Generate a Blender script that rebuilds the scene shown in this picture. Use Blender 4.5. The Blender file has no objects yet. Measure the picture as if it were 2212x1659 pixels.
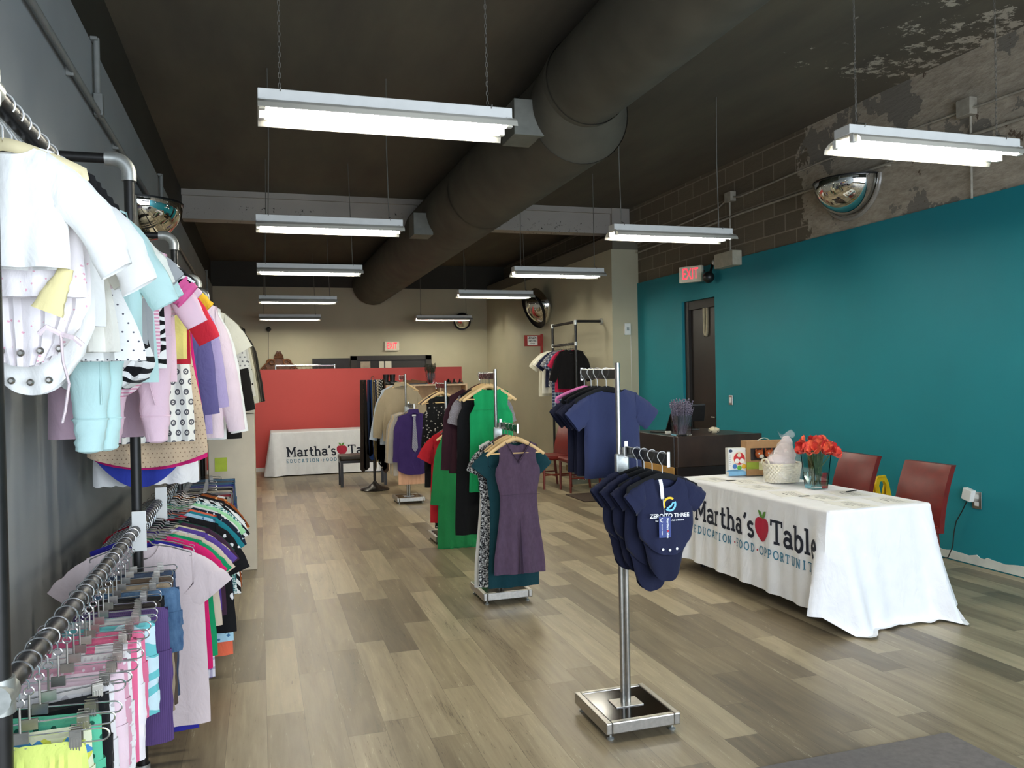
import bpy, bmesh, math, random
from mathutils import Vector, Matrix, noise
random.seed(11)
SC = bpy.context.scene
COL = SC.collection
PI = math.pi

# ------------------------------------------------------------------ camera
H_EYE = 1.65
_th, _ph, _ro = math.radians(17.23), math.radians(0.60), math.asin(0.019)
_F = Vector((math.sin(_th)*math.cos(_ph), math.cos(_th)*math.cos(_ph), -math.sin(_ph)))
_R0 = Vector((math.cos(_th), -math.sin(_th), 0)); _U0 = _R0.cross(_F)
_R = _R0*math.cos(_ro) - _U0*math.sin(_ro); _U = _U0*math.cos(_ro) + _R0*math.sin(_ro)
cam_data = bpy.data.cameras.new('camera'); cam = bpy.data.objects.new('camera', cam_data); COL.objects.link(cam)
_m = Matrix.Identity(4)
for i in range(3):
    _m[i][0] = _R[i]; _m[i][1] = _U[i]; _m[i][2] = -_F[i]; _m[i][3] = (0, 0, H_EYE)[i]
cam.matrix_world = _m
cam_data.sensor_fit = 'HORIZONTAL'; cam_data.sensor_width = 36; cam_data.lens = 1760/2212*36
cam_data.clip_start = 0.05
SC.camera = cam
# ------------------------------------------------------------------ world, daylight, exposure
w = bpy.data.worlds.new('world'); SC.world = w; w.use_nodes = True
w.node_tree.nodes['Background'].inputs[0].default_value = (0.62, 0.74, 0.9, 1)
w.node_tree.nodes['Background'].inputs[1].default_value = 0.6
TUBE_STRENGTH = 72.0
def daylight(name, loc, size, power, col):
    l = bpy.data.lights.new(name, 'AREA'); l.shape = 'RECTANGLE'; l.size, l.size_y = size; l.energy = power; l.color = col
    o = bpy.data.objects.new(name, l); COL.objects.link(o); o.location = loc
    o.rotation_euler = (PI/2, 0, 0)          # shines along +Y, in through the shop window
    return o
daylight('window_daylight', (2.4, -2.1, 1.75), (6.2, 2.7), 440, (0.80, 0.89, 1.0))
SC.view_settings.view_transform = 'Standard'; SC.view_settings.look = 'None'
SC.view_settings.exposure = 0.13; SC.view_settings.gamma = 1.0
SC.view_settings.use_curve_mapping = False

# ------------------------------------------------------------------ materials
def lin(c):
    if isinstance(c, str):
        c = c.lstrip('#'); c = [int(c[i:i+2], 16)/255 for i in (0, 2, 4)]
    return tuple(((x/12.92) if x <= .04045 else ((x+.055)/1.055)**2.4) for x in c) + (1.0,)
class N:
    def __init__(s, name):
        s.m = bpy.data.materials.new(name); s.m.use_nodes = True; s.t = s.m.node_tree
        s.b = s.t.nodes['Principled BSDF']
    def n(s, typ, **kw):
        x = s.t.nodes.new(typ)
        for k, v in kw.items(): setattr(x, k, v)
        return x
    def l(s, a, b): s.t.links.new(a, b)
    def math(s, op, a, b=None, c=None):
        x = s.n('ShaderNodeMath', operation=op)
        for i, v in enumerate((a, b, c)):
            if v is None: continue
            if isinstance(v, (int, float)): x.inputs[i].default_value = v
            else: s.l(v, x.inputs[i])
        return x.outputs[0]
    def mix(s, f, a, b):
        x = s.n('ShaderNodeMix', data_type='RGBA')
        for i, v in ((0, f), (6, a), (7, b)):
            if isinstance(v, (int, float, tuple)): x.inputs[i].default_value = v
            else: s.l(v, x.inputs[i])
        return x.outputs[2]
    def co(s, kind='Object'):
        return s.n('ShaderNodeTexCoord').outputs[kind]
    def noise(s, vec, scale, detail=3, rough=.5, dist=0):
        x = s.n('ShaderNodeTexNoise'); x.inputs['Scale'].default_value = scale; x.inputs['Detail'].default_value = detail
        x.inputs['Roughness'].default_value = rough; x.inputs['Distortion'].default_value = dist
        if vec is not None: s.l(vec, x.inputs['Vector'])
        return x.outputs[0]
    def scale(s, vec, sc):
        x = s.n('ShaderNodeMapping'); x.inputs['Scale'].default_value = sc; s.l(vec, x.inputs['Vector']); return x.outputs[0]
    def ramp(s, f, stops):
        x = s.n('ShaderNodeValToRGB'); e = x.color_ramp.elements
        while len(e) < len(stops): e.new(.5)
        for i, (p, c) in enumerate(stops): e[i].position = p; e[i].color = c
        s.l(f, x.inputs[0]); return x.outputs[0]
    def bump(s, h, strength=.2, dist=.01):
        x = s.n('ShaderNodeBump'); x.inputs['Strength'].default_value = strength; x.inputs['Distance'].default_value = dist
        s.l(h, x.inputs['Height']); s.l(x.outputs[0], s.b.inputs['Normal'])
    def base(s, c):
        if isinstance(c, tuple): s.b.inputs['Base Color'].default_value = c
        else: s.l(c, s.b.inputs['Base Color'])
    def set(s, rough=.5, metal=0, **kw):
        s.b.inputs['Roughness'].default_value = rough; s.b.inputs['Metallic'].default_value = metal
        for k, v in kw.items(): s.b.inputs[k.replace('_', ' ')].default_value = v
        return s
_mc = {}
def plain(name, col, rough=.6, metal=0, var=.12, scale=14, bump=0):
    if name in _mc: return _mc[name]
    g = N(name); c = lin(col); v = g.noise(g.co(), scale)
    d = tuple(x*(1-var) for x in c[:3])+(1,); u = tuple(min(1, x*(1+var)) for x in c[:3])+(1,)
    g.base(g.ramp(v, [(.3, d), (.7, u)])); g.set(rough, metal)
    if bump: g.bump(v, bump)
    _mc[name] = g.m; return g.m
def fabric(name, col, pat=None, c2='#222222', sc=40, thr=.3, rough=.9, col3=None):
    if name in _mc: return _mc[name]
    g = N(name); co = g.co(); a = lin(col); b = lin(c2)
    flat = g.scale(co, (1, 0, 1)); base = a
    x = g.n('ShaderNodeSeparateXYZ'); g.l(flat, x.inputs[0]); X, Z = x.outputs[0], x.outputs[2]
    if pat == 'dots':
        zz = g.math('MULTIPLY', Z, sc); row = g.math('FLOOR', zz)
        xx = g.math('ADD', g.math('MULTIPLY', X, sc), g.math('MULTIPLY', row, .5))
        fx = g.math('SUBTRACT', g.math('FRACT', xx), .5); fz = g.math('SUBTRACT', g.math('FRACT', zz), .5)
        d = g.math('SQRT', g.math('ADD', g.math('MULTIPLY', fx, fx), g.math('MULTIPLY', fz, fz)))
        base = g.mix(g.math('LESS_THAN', d, thr), a, b)
    elif pat == 'medallion':
        zz = g.math('MULTIPLY', Z, sc); row = g.math('FLOOR', zz)
        xx = g.math('ADD', g.math('MULTIPLY', X, sc*1.25), g.math('MULTIPLY', row, .5))
        fx = g.math('SUBTRACT', g.math('FRACT', xx), .5); fz = g.math('SUBTRACT', g.math('FRACT', zz), .5)
        d = g.math('SQRT', g.math('ADD', g.math('MULTIPLY', fx, fx), g.math('MULTIPLY', fz, fz)))
        ring = g.math('MULTIPLY', g.math('LESS_THAN', d, .3), g.math('GREATER_THAN', d, .14))
        core = g.math('LESS_THAN', d, .07)
        base = g.mix(g.math('MAXIMUM', ring, core), a, b)
    elif pat == 'hstripe':
        base = g.mix(g.math('LESS_THAN', g.math('FRACT', g.math('MULTIPLY', Z, sc)), thr), a, b)
    elif pat == 'vstripe':
        base = g.mix(g.math('LESS_THAN', g.math('FRACT', g.math('MULTIPLY', X, sc)), thr), a, b)
    elif pat == 'diag':
        base = g.mix(g.math('LESS_THAN', g.math('FRACT', g.math('MULTIPLY', g.math('ADD', X, g.math('MULTIPLY', Z, .8)), sc)), thr), a, b)
    elif pat == 'plaid':
        s1 = g.math('LESS_THAN', g.math('FRACT', g.math('MULTIPLY', Z, sc)), thr)
        s2 = g.math('LESS_THAN', g.math('FRACT', g.math('MULTIPLY', X, sc)), thr)
        base = g.mix(g.math('MULTIPLY', g.math('ADD', s1, s2), .5), a, b)
    elif pat == 'zebra':
        wv = g.n('ShaderNodeTexWave'); wv.inputs['Scale'].default_value = sc; wv.inputs['Distortion'].default_value = 9
        wv.inputs['Detail'].default_value = 1.2; wv.inputs['Detail Scale'].default_value = 1.4; wv.bands_direction = 'Z'
        g.l(flat, wv.inputs['Vector']); base = g.mix(g.math('LESS_THAN', wv.outputs[1], .5), a, b)
    elif pat == 'tweed':
        n1 = g.noise(g.scale(co, (2.2, 0, .35)), sc*2.2, 1); n2 = g.noise(g.scale(co, (.35, 0, 2.2)), sc*2.2, 1)
        base = g.mix(g.math('GREATER_THAN', g.math('MAXIMUM', n1, n2), .5+thr), a, b)
    elif pat == 'floral':
        v = g.n('ShaderNodeTexVoronoi'); v.inputs['Scale'].default_value = sc; g.l(flat, v.inputs['Vector'])
        k = g.noise(flat, sc*2.5, 1)
        d = g.math('ADD', v.outputs[0], g.math('MULTIPLY', g.math('SUBTRACT', k, .5), .55))
        bb = b
        if col3: bb = g.mix(g.math('GREATER_THAN', g.noise(flat, sc*.8, 0), .5), b, lin(col3))
        base = g.mix(g.math('LESS_THAN', d, thr), a, bb)
    elif pat == 'denim':
        base = g.ramp(g.noise(g.scale(co, (1, 1, .35)), sc, 5, .7), [(.3, a), (.75, b)])
    wv = g.noise(co, 420, 2); big = g.noise(co, 9, 2)
    shade = g.ramp(big, [(.25, (.93, .93, .93, 1)), (.75, (1, 1, 1, 1))])
    mul = g.n('ShaderNodeMix', data_type='RGBA', blend_type='MULTIPLY'); mul.inputs[0].default_value = 1
    if isinstance(base, tuple): mul.inputs[6].default_value = base
    else: g.l(base, mul.inputs[6])
    g.l(shade, mul.inputs[7]); g.base(mul.outputs[2])
    g.set(rough, 0, Sheen_Weight=.12, Specular_IOR_Level=.2)
    crease = g.noise(g.scale(co, (1, 1, .6)), 10, 3, .55, 1.6)
    g.bump(g.math('ADD', g.math('MULTIPLY', wv, .05), crease), .38, .018)
    _mc[name] = g.m; return g.m

def emit(name, col, strength, base='#ffffff'):
    g = N(name); g.base(lin(base)); g.b.inputs['Emission Color'].default_value = col if len(col) == 4 else tuple(col)+(1,)
    g.b.inputs['Emission Strength'].default_value = strength; g.set(.4); return g.m
def glass(name, col=(1, 1, 1, 1), rough=.02, ior=1.45, trans=1.0, alpha=1.0):
    g = N(name); g.base(col); g.set(rough, 0, IOR=ior, Transmission_Weight=trans, Alpha=alpha); return g.m

M = {}
M['chrome'] = plain('chrome', '#d8d8d8', .16, 1, .04)
M['steel'] = plain('brushed_steel', '#b3b0aa', .32, .95, .1, 60)
M['wire'] = plain('hanger_wire', '#cfcfcf', .25, .9, .05)
M['whitewire'] = plain('white_wire', '#e6e6e4', .35, .3, .05)
M['galv'] = plain('galvanised_fitting', '#b9bcb8', .42, .75, .15, 40)
M['blackpipe'] = plain('black_iron_pipe', '#1c1b1a', .42, .1, .25, 30)
M['gloss_black'] = plain('glossy_dark_board', '#1a120a', .12, 0, .35, 5)
M['gloss_black'].node_tree.nodes['Principled BSDF'].inputs['Specular IOR Level'].default_value = .3
M['darkwood'] = plain('espresso_wood', '#33251d', .35, 0, .3, 6)
M['darkwood2'] = plain('espresso_band', '#1d1613', .3, 0, .2, 6)
M['palewood'] = plain('pale_hanger_wood', '#dcb983', .42, 0, .12, 10)
M['brownwood'] = plain('brown_hanger_wood', '#4a2a20', .35, 0, .2, 10)
M['bleached'] = plain('bleached_oak_panel', '#d3c8b2', .55, 0, .07, 4)
M['birch'] = plain('birch_shelf', '#cfb28f', .5, 0, .1, 5)
M['black'] = plain('black_plastic', '#141414', .4, 0, .2)
M['velvet'] = plain('black_velvet', '#0d0d0f', .95, 0, .2)
M['pinkplastic'] = plain('pink_plastic', '#ee7fb8', .4, 0, .05)
M['creamplastic'] = plain('cream_plastic', '#dccfa6', .45, 0, .06)
M['whiteplastic'] = plain('white_plastic', '#e4e4e0', .4, 0, .03)
M['paper'] = plain('paper', '#f0efe9', .8, 0, .02)
M['redleather'] = plain('oxblood_leather', '#661c17', .32, 0, .15, 12, .05)
M['redwood'] = plain('reddish_wood', '#6d2417', .35, 0, .2, 8)
M['yellow'] = plain('yellow_plastic', '#e0b50c', .4, 0, .06)
M['white_paint'] = plain('white_enamel', '#dcdcd8', .4, 0, .04)
M['wing'] = plain('reflector_shade_grey', '#c4c0b4', .35, 0, .03)  # white reflector enamel greyed: the shade on its outer side is in the colour
M['mirror'] = plain('convex_mirror', '#e6e6e2', .03, 1, .01)
M['duct'] = plain('duct_paint', '#524e43', .75, 0, .18, 3)
M['grey_paint'] = plain('conduit_grey', '#7d7f7b', .55, 0, .1)
M['conduit'] = plain('dull_conduit', '#9a9486', .6, 0, .2)
M['redpaint'] = plain('red_sign_paint', '#9c2a22', .5, 0, .1)
M['carved'] = plain('carved_walnut', '#553219', .5, 0, .35, 25)
M['leafgreen'] = plain('stem_green', '#4d5f37', .6, 0, .3, 30)
M['ink'] = plain('dark_ink', '#1b2030', .8, 0, .02)
M['white_print'] = plain('white_print', '#eef0f2', .8, 0, .02)
M['mat'] = plain('grey_mat', '#6f6b69', .95, 0, .12, 40, .15)
M['mat2'] = plain('dark_mat', '#3a2b20', .95, 0, .2, 40)
M['tubewhite'] = emit('lit_tube', (1.0, .955, .82), TUBE_STRENGTH)
M['exitred'] = emit('exit_letters', (1.0, .06, .10), 1.1, '#ff2030')
M['clear'] = glass('clear_glass', (.96, .99, .97, 1))
M['water'] = glass('water', (.95, .98, .96, 1), 0, 1.33)
M['acrylic'] = plain('smoked_plastic', '#232326', .18, 0, .1)

# ------------------------------------------------------------------ mesh builder
def short(prefix, lab, n=16):
    wd = lab.split(); room = n-len(prefix.split())
    if len(wd) > room:
        wd = wd[:room]
        while wd and wd[-1] in ('with', 'the', 'of', 'and', 'a', 'on', 'behind', 'in', 'its', 'by', 'to', 'at', 'small', 'under', 'below', 'near', 'beside', 'whose', 'between', 'hanging', 'white', 'green', 'front'): wd.pop()
    return prefix+' '+' '.join(wd)
class MB:
    def __init__(s): s.v = []; s.f = []
    def add(s, vs, fs):
        o = len(s.v); s.v += [tuple(v) for v in vs]; s.f += [tuple(i+o for i in f) for f in fs]; return s
    def box(s, c, d, rot=None):
        x, y, z = (k/2 for k in d)
        vs = [Vector((a*x, b*y, e*z)) for a in (-1, 1) for b in (-1, 1) for e in (-1, 1)]
        if rot is not None: vs = [rot @ v for v in vs]
        vs = [v+Vector(c) for v in vs]
        return s.add(vs, [(0, 1, 3, 2), (4, 6, 7, 5), (0, 4, 5, 1), (2, 3, 7, 6), (0, 2, 6, 4), (1, 5, 7, 3)])
    def span(s, a, b):
        return s.box([(p+q)/2 for p, q in zip(a, b)], [abs(q-p) for p, q in zip(a, b)])
    def tube(s, pts, r, n=8, closed=False, cap=True, squash=None):
        P = [Vector(p) for p in pts]; m = len(P); vs = []; fs = []
        R = r if isinstance(r, (list, tuple)) else [r]*m
        T = []
        for i in range(m):
            a = P[(i-1) % m] if (closed or i) else P[i]; b = P[(i+1) % m] if (closed or i < m-1) else P[i]
            d = b-a; T.append(d.normalized() if d.length > 1e-9 else Vector((0, 0, 1)))
        up = Vector((0, 1, 0)) if abs(T[0].y) < .9 else Vector((1, 0, 0))
        u = (up - T[0]*up.dot(T[0])).normalized()
        for i in range(m):
            u = u - T[i]*u.dot(T[i])
            if u.length < 1e-6: u = T[i].orthogonal()
            u.normalize(); wv = T[i].cross(u)
            for k in range(n):
                a = 2*PI*k/n
                vs.append(P[i] + u*(math.cos(a)*R[i]*(squash or 1)) + wv*(math.sin(a)*R[i]))
        for i in range(m if closed else m-1):
            j = (i+1) % m
            for k in range(n):
                q = (k+1) % n; fs.append((i*n+k, i*n+q, j*n+q, j*n+k))
        if cap and not closed: fs += [tuple(range(n-1, -1, -1)), tuple((m-1)*n+k for k in range(n))]
        return s.add(vs, fs)
    def lathe(s, prof, n=24, c=(0, 0, 0), axis='z', ang=2*PI):
        vs = []; fs = []; full = abs(ang-2*PI) < 1e-6; nn = n if full else n+1
        for r, z in prof:
            for k in range(nn):
                a = ang*k/n; p = (r*math.cos(a), r*math.sin(a), z)
                if axis == 'y': p = (p[0], p[2], p[1])
                elif axis == 'x': p = (p[2], p[0], p[1])
                vs.append((p[0]+c[0], p[1]+c[1], p[2]+c[2]))
        for i in range(len(prof)-1):
            for k in range(n):
                q = (k+1) % nn; fs.append((i*nn+k, i*nn+q, (i+1)*nn+q, (i+1)*nn+k))
        return s.add(vs, fs)
    def disc(s, r, z=0, n=20, c=(0, 0, 0), axis='z'):
        return s.lathe([(1e-4, z), (r, z)], n, c, axis)
    def prism(s, out, y0, y1):           # outline in x,z extruded along y
        n = len(out)
        vs = [(x, y0, z) for x, z in out] + [(x, y1, z) for x, z in out]
        fs = [tuple(range(n)), tuple(range(2*n-1, n-1, -1))] + [(i, (i+1) % n+n*0, (i+1) % n+n, i+n) for i in range(n)]
        return s.add(vs, fs)
    def grid(s, fn, nu, nv, cu=False):
        a = nu if cu else nu+1
        vs = [fn(i/nu, j/nv) for j in range(nv+1) for i in range(a)]
        fs = [(j*a+i, j*a+(i+1) % a, (j+1)*a+(i+1) % a, (j+1)*a+i) for j in range(nv) for i in range(nu)]
        return s.add(vs, fs)
    def sphere(s, c, r, n=14, m=9, sc=(1, 1, 1)):
        pr = [(max(1e-4, math.sin(PI*i/m)), -math.cos(PI*i/m)) for i in range(m+1)]
        t = MB().lathe(pr, n)
        return s.add([(c[0]+x*r*sc[0], c[1]+y*r*sc[1], c[2]+z*r*sc[2]) for x, y, z in t.v], t.f)
    def xf(s, mat): s.v = [tuple(mat @ Vector(v)) for v in s.v]; return s
    def mesh(s, name, mat, smooth=True, weld=False):
        me = bpy.data.meshes.new(name); me.from_pydata(s.v, [], s.f)
        bm = bmesh.new(); bm.from_mesh(me)
        if weld: bmesh.ops.remove_doubles(bm, verts=bm.verts, dist=1e-5)
        bmesh.ops.recalc_face_normals(bm, faces=bm.faces); bm.to_mesh(me); bm.free()
        me.materials.append(mat)
        if smooth:
            me.polygons.foreach_set('use_smooth', [True]*len(me.polygons))
            try: me.set_sharp_from_angle(angle=math.radians(42))
            except Exception: pass
        return me
    def build(s, name, mat, parent=None, smooth=True, weld=False, bevel=0, loc=None):
        if isinstance(mat, str): mat = M[mat]
        o = bpy.data.objects.new(name, s.mesh(name, mat, smooth, weld)); COL.objects.link(o)
        if parent is not None: o.parent = parent
        if bevel:
            b = o.modifiers.new('bevel', 'BEVEL'); b.width = bevel; b.segments = 2; b.limit_method = 'ANGLE'
        if loc: o.location = loc
        return o
def tag(o, label=None, cat=None, group=None, kind=None):
    if label: o['label'] = label
    if cat: o['category'] = cat
    if group: o['group'] = group
    if kind: o['kind'] = kind
    return o
def empty(name, loc, label, cat, group=None, rz=0):
    o = bpy.data.objects.new(name, None); COL.objects.link(o); o.location = loc; o.rotation_euler = (0, 0, rz)
    o.empty_display_size = .05
    return tag(o, label, cat, group)
KIDS = {}
def copy_tree(o, parent=None):
    c = o.copy(); COL.objects.link(c)
    if parent is not None: c.parent = parent
    for ch in list(o.children): copy_tree(ch, c)
    return c
def struct(name, mb, mat, smooth=False, bevel=0):
    o = mb.build(name, mat, None, smooth, bevel=bevel); o['kind'] = 'structure'; return o
def interp(prof, t):
    for (a, x), (b, y) in zip(prof, prof[1:]):
        if t <= b:
            k = 0 if b == a else (t-a)/(b-a); k = k*k*(3-2*k); return x+(y-x)*k
    return prof[-1][1]
def arc(cx, cy, rx, ry, a0, a1, n=14):
    return [(cx+rx*math.cos(math.radians(a0+(a1-a0)*i/n)), cy+ry*math.sin(math.radians(a0+(a1-a0)*i/n))) for i in range(n+1)]

# ================================================================== THE ROOM
CEIL = 4.25
def mat_floor():
    g = N('plank_floor'); co = g.co(); x = g.n('ShaderNodeSeparateXYZ'); g.l(co, x.inputs[0]); X, Y = x.outputs[0], x.outputs[1]
    px = g.math('DIVIDE', X, .178); row = g.math('FLOOR', px)
    wn = g.n('ShaderNodeTexWhiteNoise', noise_dimensions='1D'); g.l(row, wn.inputs['W'])
    py = g.math('ADD', g.math('DIVIDE', Y, 1.22), wn.outputs[0]); pl = g.math('FLOOR', py)
    cv = g.n('ShaderNodeCombineXYZ'); g.l(row, cv.inputs[0]); g.l(pl, cv.inputs[1])
    wn2 = g.n('ShaderNodeTexWhiteNoise', noise_dimensions='2D'); g.l(cv.outputs[0], wn2.inputs['Vector'])
    off = g.n('ShaderNodeVectorMath', operation='ADD'); sc = g.n('ShaderNodeVectorMath', operation='SCALE')
    g.l(wn2.outputs[1], sc.inputs[0]); sc.inputs['Scale'].default_value = 17; g.l(co, off.inputs[0]); g.l(sc.outputs[0], off.inputs[1])
    g1 = g.noise(g.scale(off.outputs[0], (26, 1.6, 1)), 1.0, 6, .62, .6)
    g2 = g.noise(g.scale(off.outputs[0], (7, .9, 1)), 1.0, 4, .55, 1.2)
    g3 = g.noise(g.scale(off.outputs[0], (170, 9, 1)), 1.0, 3, .65)
    tone = g.math('ADD', g.math('MULTIPLY', wn2.outputs[0], .34), g.math('ADD', g.math('MULTIPLY', g1, .38), g.math('MULTIPLY', g2, .34)))
    c = g.ramp(tone, [(.26, lin('#5b5142')), (.45, lin('#7d705a')), (.62, lin('#9c8f75')), (.82, lin('#bbae91'))])
    pits = g.math('GREATER_THAN', g.math('MULTIPLY', g3, g.math('ADD', g1, .25)), .545)
    c = g.mix(g.math('MULTIPLY', pits, .32), c, lin('#d8cfb8'))
    dark = g.math('LESS_THAN', g.math('MULTIPLY', g3, g.math('ADD', g2, .3)), .25)
    c = g.mix(g.math('MULTIPLY', dark, .6), c, lin('#4c4133'))
    fx = g.math('FRACT', px); fy = g.math('FRACT', py)
    gap = g.math('MAXIMUM', g.math('LESS_THAN', fx, .012), g.math('LESS_THAN', fy, .0022))
    c = g.mix(g.math('MULTIPLY', gap, .6), c, lin('#40362b'))
    g.base(c); g.set(.36, 0, Specular_IOR_Level=.45)
    r = g.math('ADD', g.math('MULTIPLY', g1, .22), .27); g.l(r, g.b.inputs['Roughness'])
    g.bump(g1, .05, .002); return g.m
def mat_paint(name, col, var=.06, rough=.7, bumps=.04):
    g = N(name); c = lin(col); v = g.noise(g.co(), 1.3, 4)
    g.base(g.ramp(v, [(.3, tuple(x*(1-var) for x in c[:3])+(1,)), (.7, tuple(x*(1+var) for x in c[:3])+(1,))]))
    g.set(rough, 0, Specular_IOR_Level=.35); g.bump(g.noise(g.co(), 90, 2), bumps, .004); return g.m
def mat_ceiling():
    g = N('dark_ceiling'); co = g.co(); x = g.n('ShaderNodeSeparateXYZ'); g.l(co, x.inputs[0])
    v = g.noise(g.scale(co, (1, .25, 1)), 2.2, 5, .6); a = g.ramp(v, [(.3, lin('#57524a')), (.7, lin('#676154'))])
    # bare flaked patches where the ceiling meets the block wall
    near = g.math('MULTIPLY', g.math('SMOOTH_MIN', g.math('MAXIMUM', g.math('SUBTRACT', X_ := x.outputs[0], 4.1), 0), 1.2, .2),
                  g.math('LESS_THAN', g.math('ABSOLUTE', g.math('SUBTRACT', x.outputs[1], 4.6)), 1.5))
    n1 = g.noise(co, 5, 8, .75)
    f = g.math('GREATER_THAN', g.math('ADD', n1, g.math('MULTIPLY', near, .09)), .655)
    f = g.math('MULTIPLY', f, g.math('GREATER_THAN', near, .05))
    g.base(g.mix(f, a, lin('#b3ab9c'))); g.set(.85, 0, Specular_IOR_Level=.2); g.bump(v, .2, .02); return g.m
def mat_block():
    g = N('bare_block_wall'); co = g.co(); x = g.n('ShaderNodeSeparateXYZ'); g.l(co, x.inputs[0])
    cv = g.n('ShaderNodeCombineXYZ'); g.l(x.outputs[1], cv.inputs[0]); g.l(x.outputs[2], cv.inputs[1])
    b = g.n('ShaderNodeTexBrick'); b.inputs['Scale'].default_value = 1; b.inputs['Brick Width'].default_value = .4
    b.inputs['Row Height'].default_value = .2; b.inputs['Mortar Size'].default_value = .008
    b.inputs['Color1'].default_value = lin('#6f6553'); b.inputs['Color2'].default_value = lin('#625949'); b.inputs['Mortar'].default_value = lin('#8b8171')
    g.l(cv.outputs[0], b.inputs['Vector'])
    n1 = g.noise(co, 3, 8, .7); n2 = g.noise(co, 1.6, 6, .65); n3 = g.noise(g.scale(co, (1, 1, 3)), 7, 5, .7)
    plaster = g.ramp(n3, [(.3, lin('#8d8474')), (.5, lin('#a59b8a')), (.7, lin('#b6ad9c'))])
    grey = g.math('GREATER_THAN', n2, .56); plaster = g.mix(grey, plaster, lin('#7b766c'))
    rust = g.math('GREATER_THAN', n1, .63); plaster = g.mix(rust, plaster, lin('#5f5142'))
    edge = g.math('LESS_THAN', g.math('ADD', x.outputs[1], g.math('MULTIPLY', n1, 1.2)), 8.05)
    g.base(g.mix(edge, b.outputs[0], plaster)); g.set(.9); g.bump(n3, .5, .02); return g.m
def mat_beam():
    g = N('peeling_beam'); co = g.co(); n1 = g.noise(co, 22, 8, .75); n2 = g.noise(co, 1.2, 3)
    a = g.ramp(n2, [(.3, lin('#a39d95')), (.7, lin('#b4ada4'))])
    x = g.n('ShaderNodeSeparateXYZ'); g.l(co, x.inputs[0])
    low = g.math('LESS_THAN', x.outputs[2], 4.05)
    f = g.math('MULTIPLY', g.math('GREATER_THAN', g.math('ADD', n1, g.math('MULTIPLY', n2, .35)), .79), low)
    g.base(g.mix(f, a, lin('#2a2721'))); g.set(.8); return g.m

struct('floor', MB().span((-1.0, -2.0, -.1), (5.75, 18.8, 0)), mat_floor())
struct('ceiling', MB().span((-1.05, -2.0, CEIL), (5.85, 18.9, CEIL+.1)), mat_ceiling())
GREYL = mat_paint('slate_grey_wall', '#989c9d'); DARK = mat_paint('black_upper_wall', '#38352c', .15)
BEIGE = mat_paint('warm_grey_wall', '#b4af96'); TEAL = mat_paint('teal_wall', '#137b87', .04, .6); RED = mat_paint('coral_red_wall', '#c5504c', .03, .6)
struct('wall_left', MB().span((-1.07, -2.0, 0), (-.92, 18.7, 3.7)), GREYL)
struct('wall_left_upper', MB().span((-1.07, -2.0, 3.7), (-.95, 18.7, CEIL)), DARK)
struct('wall_back', MB().span((-1.07, 18.7, 0), (5.2, 18.85, 3.7)), BEIGE)
struct('wall_back_upper', MB().span((-1.07, 18.72, 3.7), (5.85, 18.85, CEIL)), DARK)
pm = MB().span((5.2, 11.5, 0), (5.7, 18.85, 3.56)); struct('wall_right_grey', pm, BEIGE)
struct('trim_ledge', MB().span((5.22, 11.5, 3.56), (5.7, 18.7, 3.78)), mat_paint('ledge_grey', '#6f6a5c', .1))
struct('wall_right', MB().span((5.63, -2.0, 0), (5.75, 9.27, 3.04)).span((5.63, 10.12, 0), (5.75, 11.5, 3.04)).span((5.63, 9.27, 2.62), (5.75, 10.12, 3.04)), TEAL)
struct('wall_right_upper', MB().span((5.65, -2.0, 3.04), (5.8, 18.7, CEIL)), mat_block())
struct('trim_beam', MB().span((-.95, 11.85, 3.86), (5.65, 12.1, CEIL)).span((-.95, 11.80, 4.17), (5.65, 11.85, CEIL)).span((5.35, 11.78, 3.9), (5.65, 11.84, CEIL)), mat_beam())
# shop front behind the viewer: a low sill, a header and mullions around the panes the daylight comes through
struct('wall_front', MB().span((-.95, -1.9, 0), (5.65, -1.75, .4)).span((-.95, -1.9, 3.1), (5.65, -1.75, CEIL)), mat_paint('front_wall', '#4a4a48'))
for k in range(6):
    wx = -.95+k*1.3
    struct('trim_%d' % (k+1), MB().span((wx, -1.87, .4), (wx+.1, -1.78, 3.1)), M['black'])
# red half wall that screens the back of the shop
hw = struct('wall_partition', MB().span((-.92, 15.4, .0), (3.76, 15.55, 1.84)), RED, bevel=.004)
struct('baseboard_partition', MB().span((-.92, 15.385, 0), (3.76, 15.4, .07)), M['white_paint'])
# unpainted strip along the foot of the teal wall, its upper edge ragged
random.seed(3)
out = [(-2.0, .012)]; y = -2.0
top = []
while y < 9.2:
    top.append((y, .085+random.uniform(-.012, .012))); y += random.uniform(.03, .09)
ol = [(-2.0, .012)] + top + [(9.2, .012)]
bb = MB(); nB = len(ol)
bb.add([(5.622, a, b) for a, b in ol]+[(5.63, a, b) for a, b in ol], [tuple(range(nB)), tuple(range(2*nB-1, nB-1, -1))]+[(i, (i+1) % nB, (i+1) % nB+nB, i+nB) for i in range(nB)])
struct('baseboard_right', bb, plain('chipped_primer', '#cfd3cc', .8, 0, .08, 9))
# door in its recess
d = struct('door_1', MB().span((5.715, 9.30, 0), (5.745, 10.09, 2.55)), plain('black_door', '#1c1713', .4, 0, .15), bevel=.002)
fr = MB().span((5.69, 9.27, 0), (5.75, 9.33, 2.62)).span((5.67, 10.02, 0), (5.75, 10.12, 2.62)).span((5.68, 9.27, 2.5), (5.75, 10.12, 2.62))
fr.build('door_frame', plain('black_frame', '#211d19', .5), d, False, bevel=.003)
MB().tube([(5.715, 9.38, 1.05), (5.68, 9.38, 1.05), (5.68, 9.48, 1.05)], .01).build('door_handle', 'steel', d)
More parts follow.
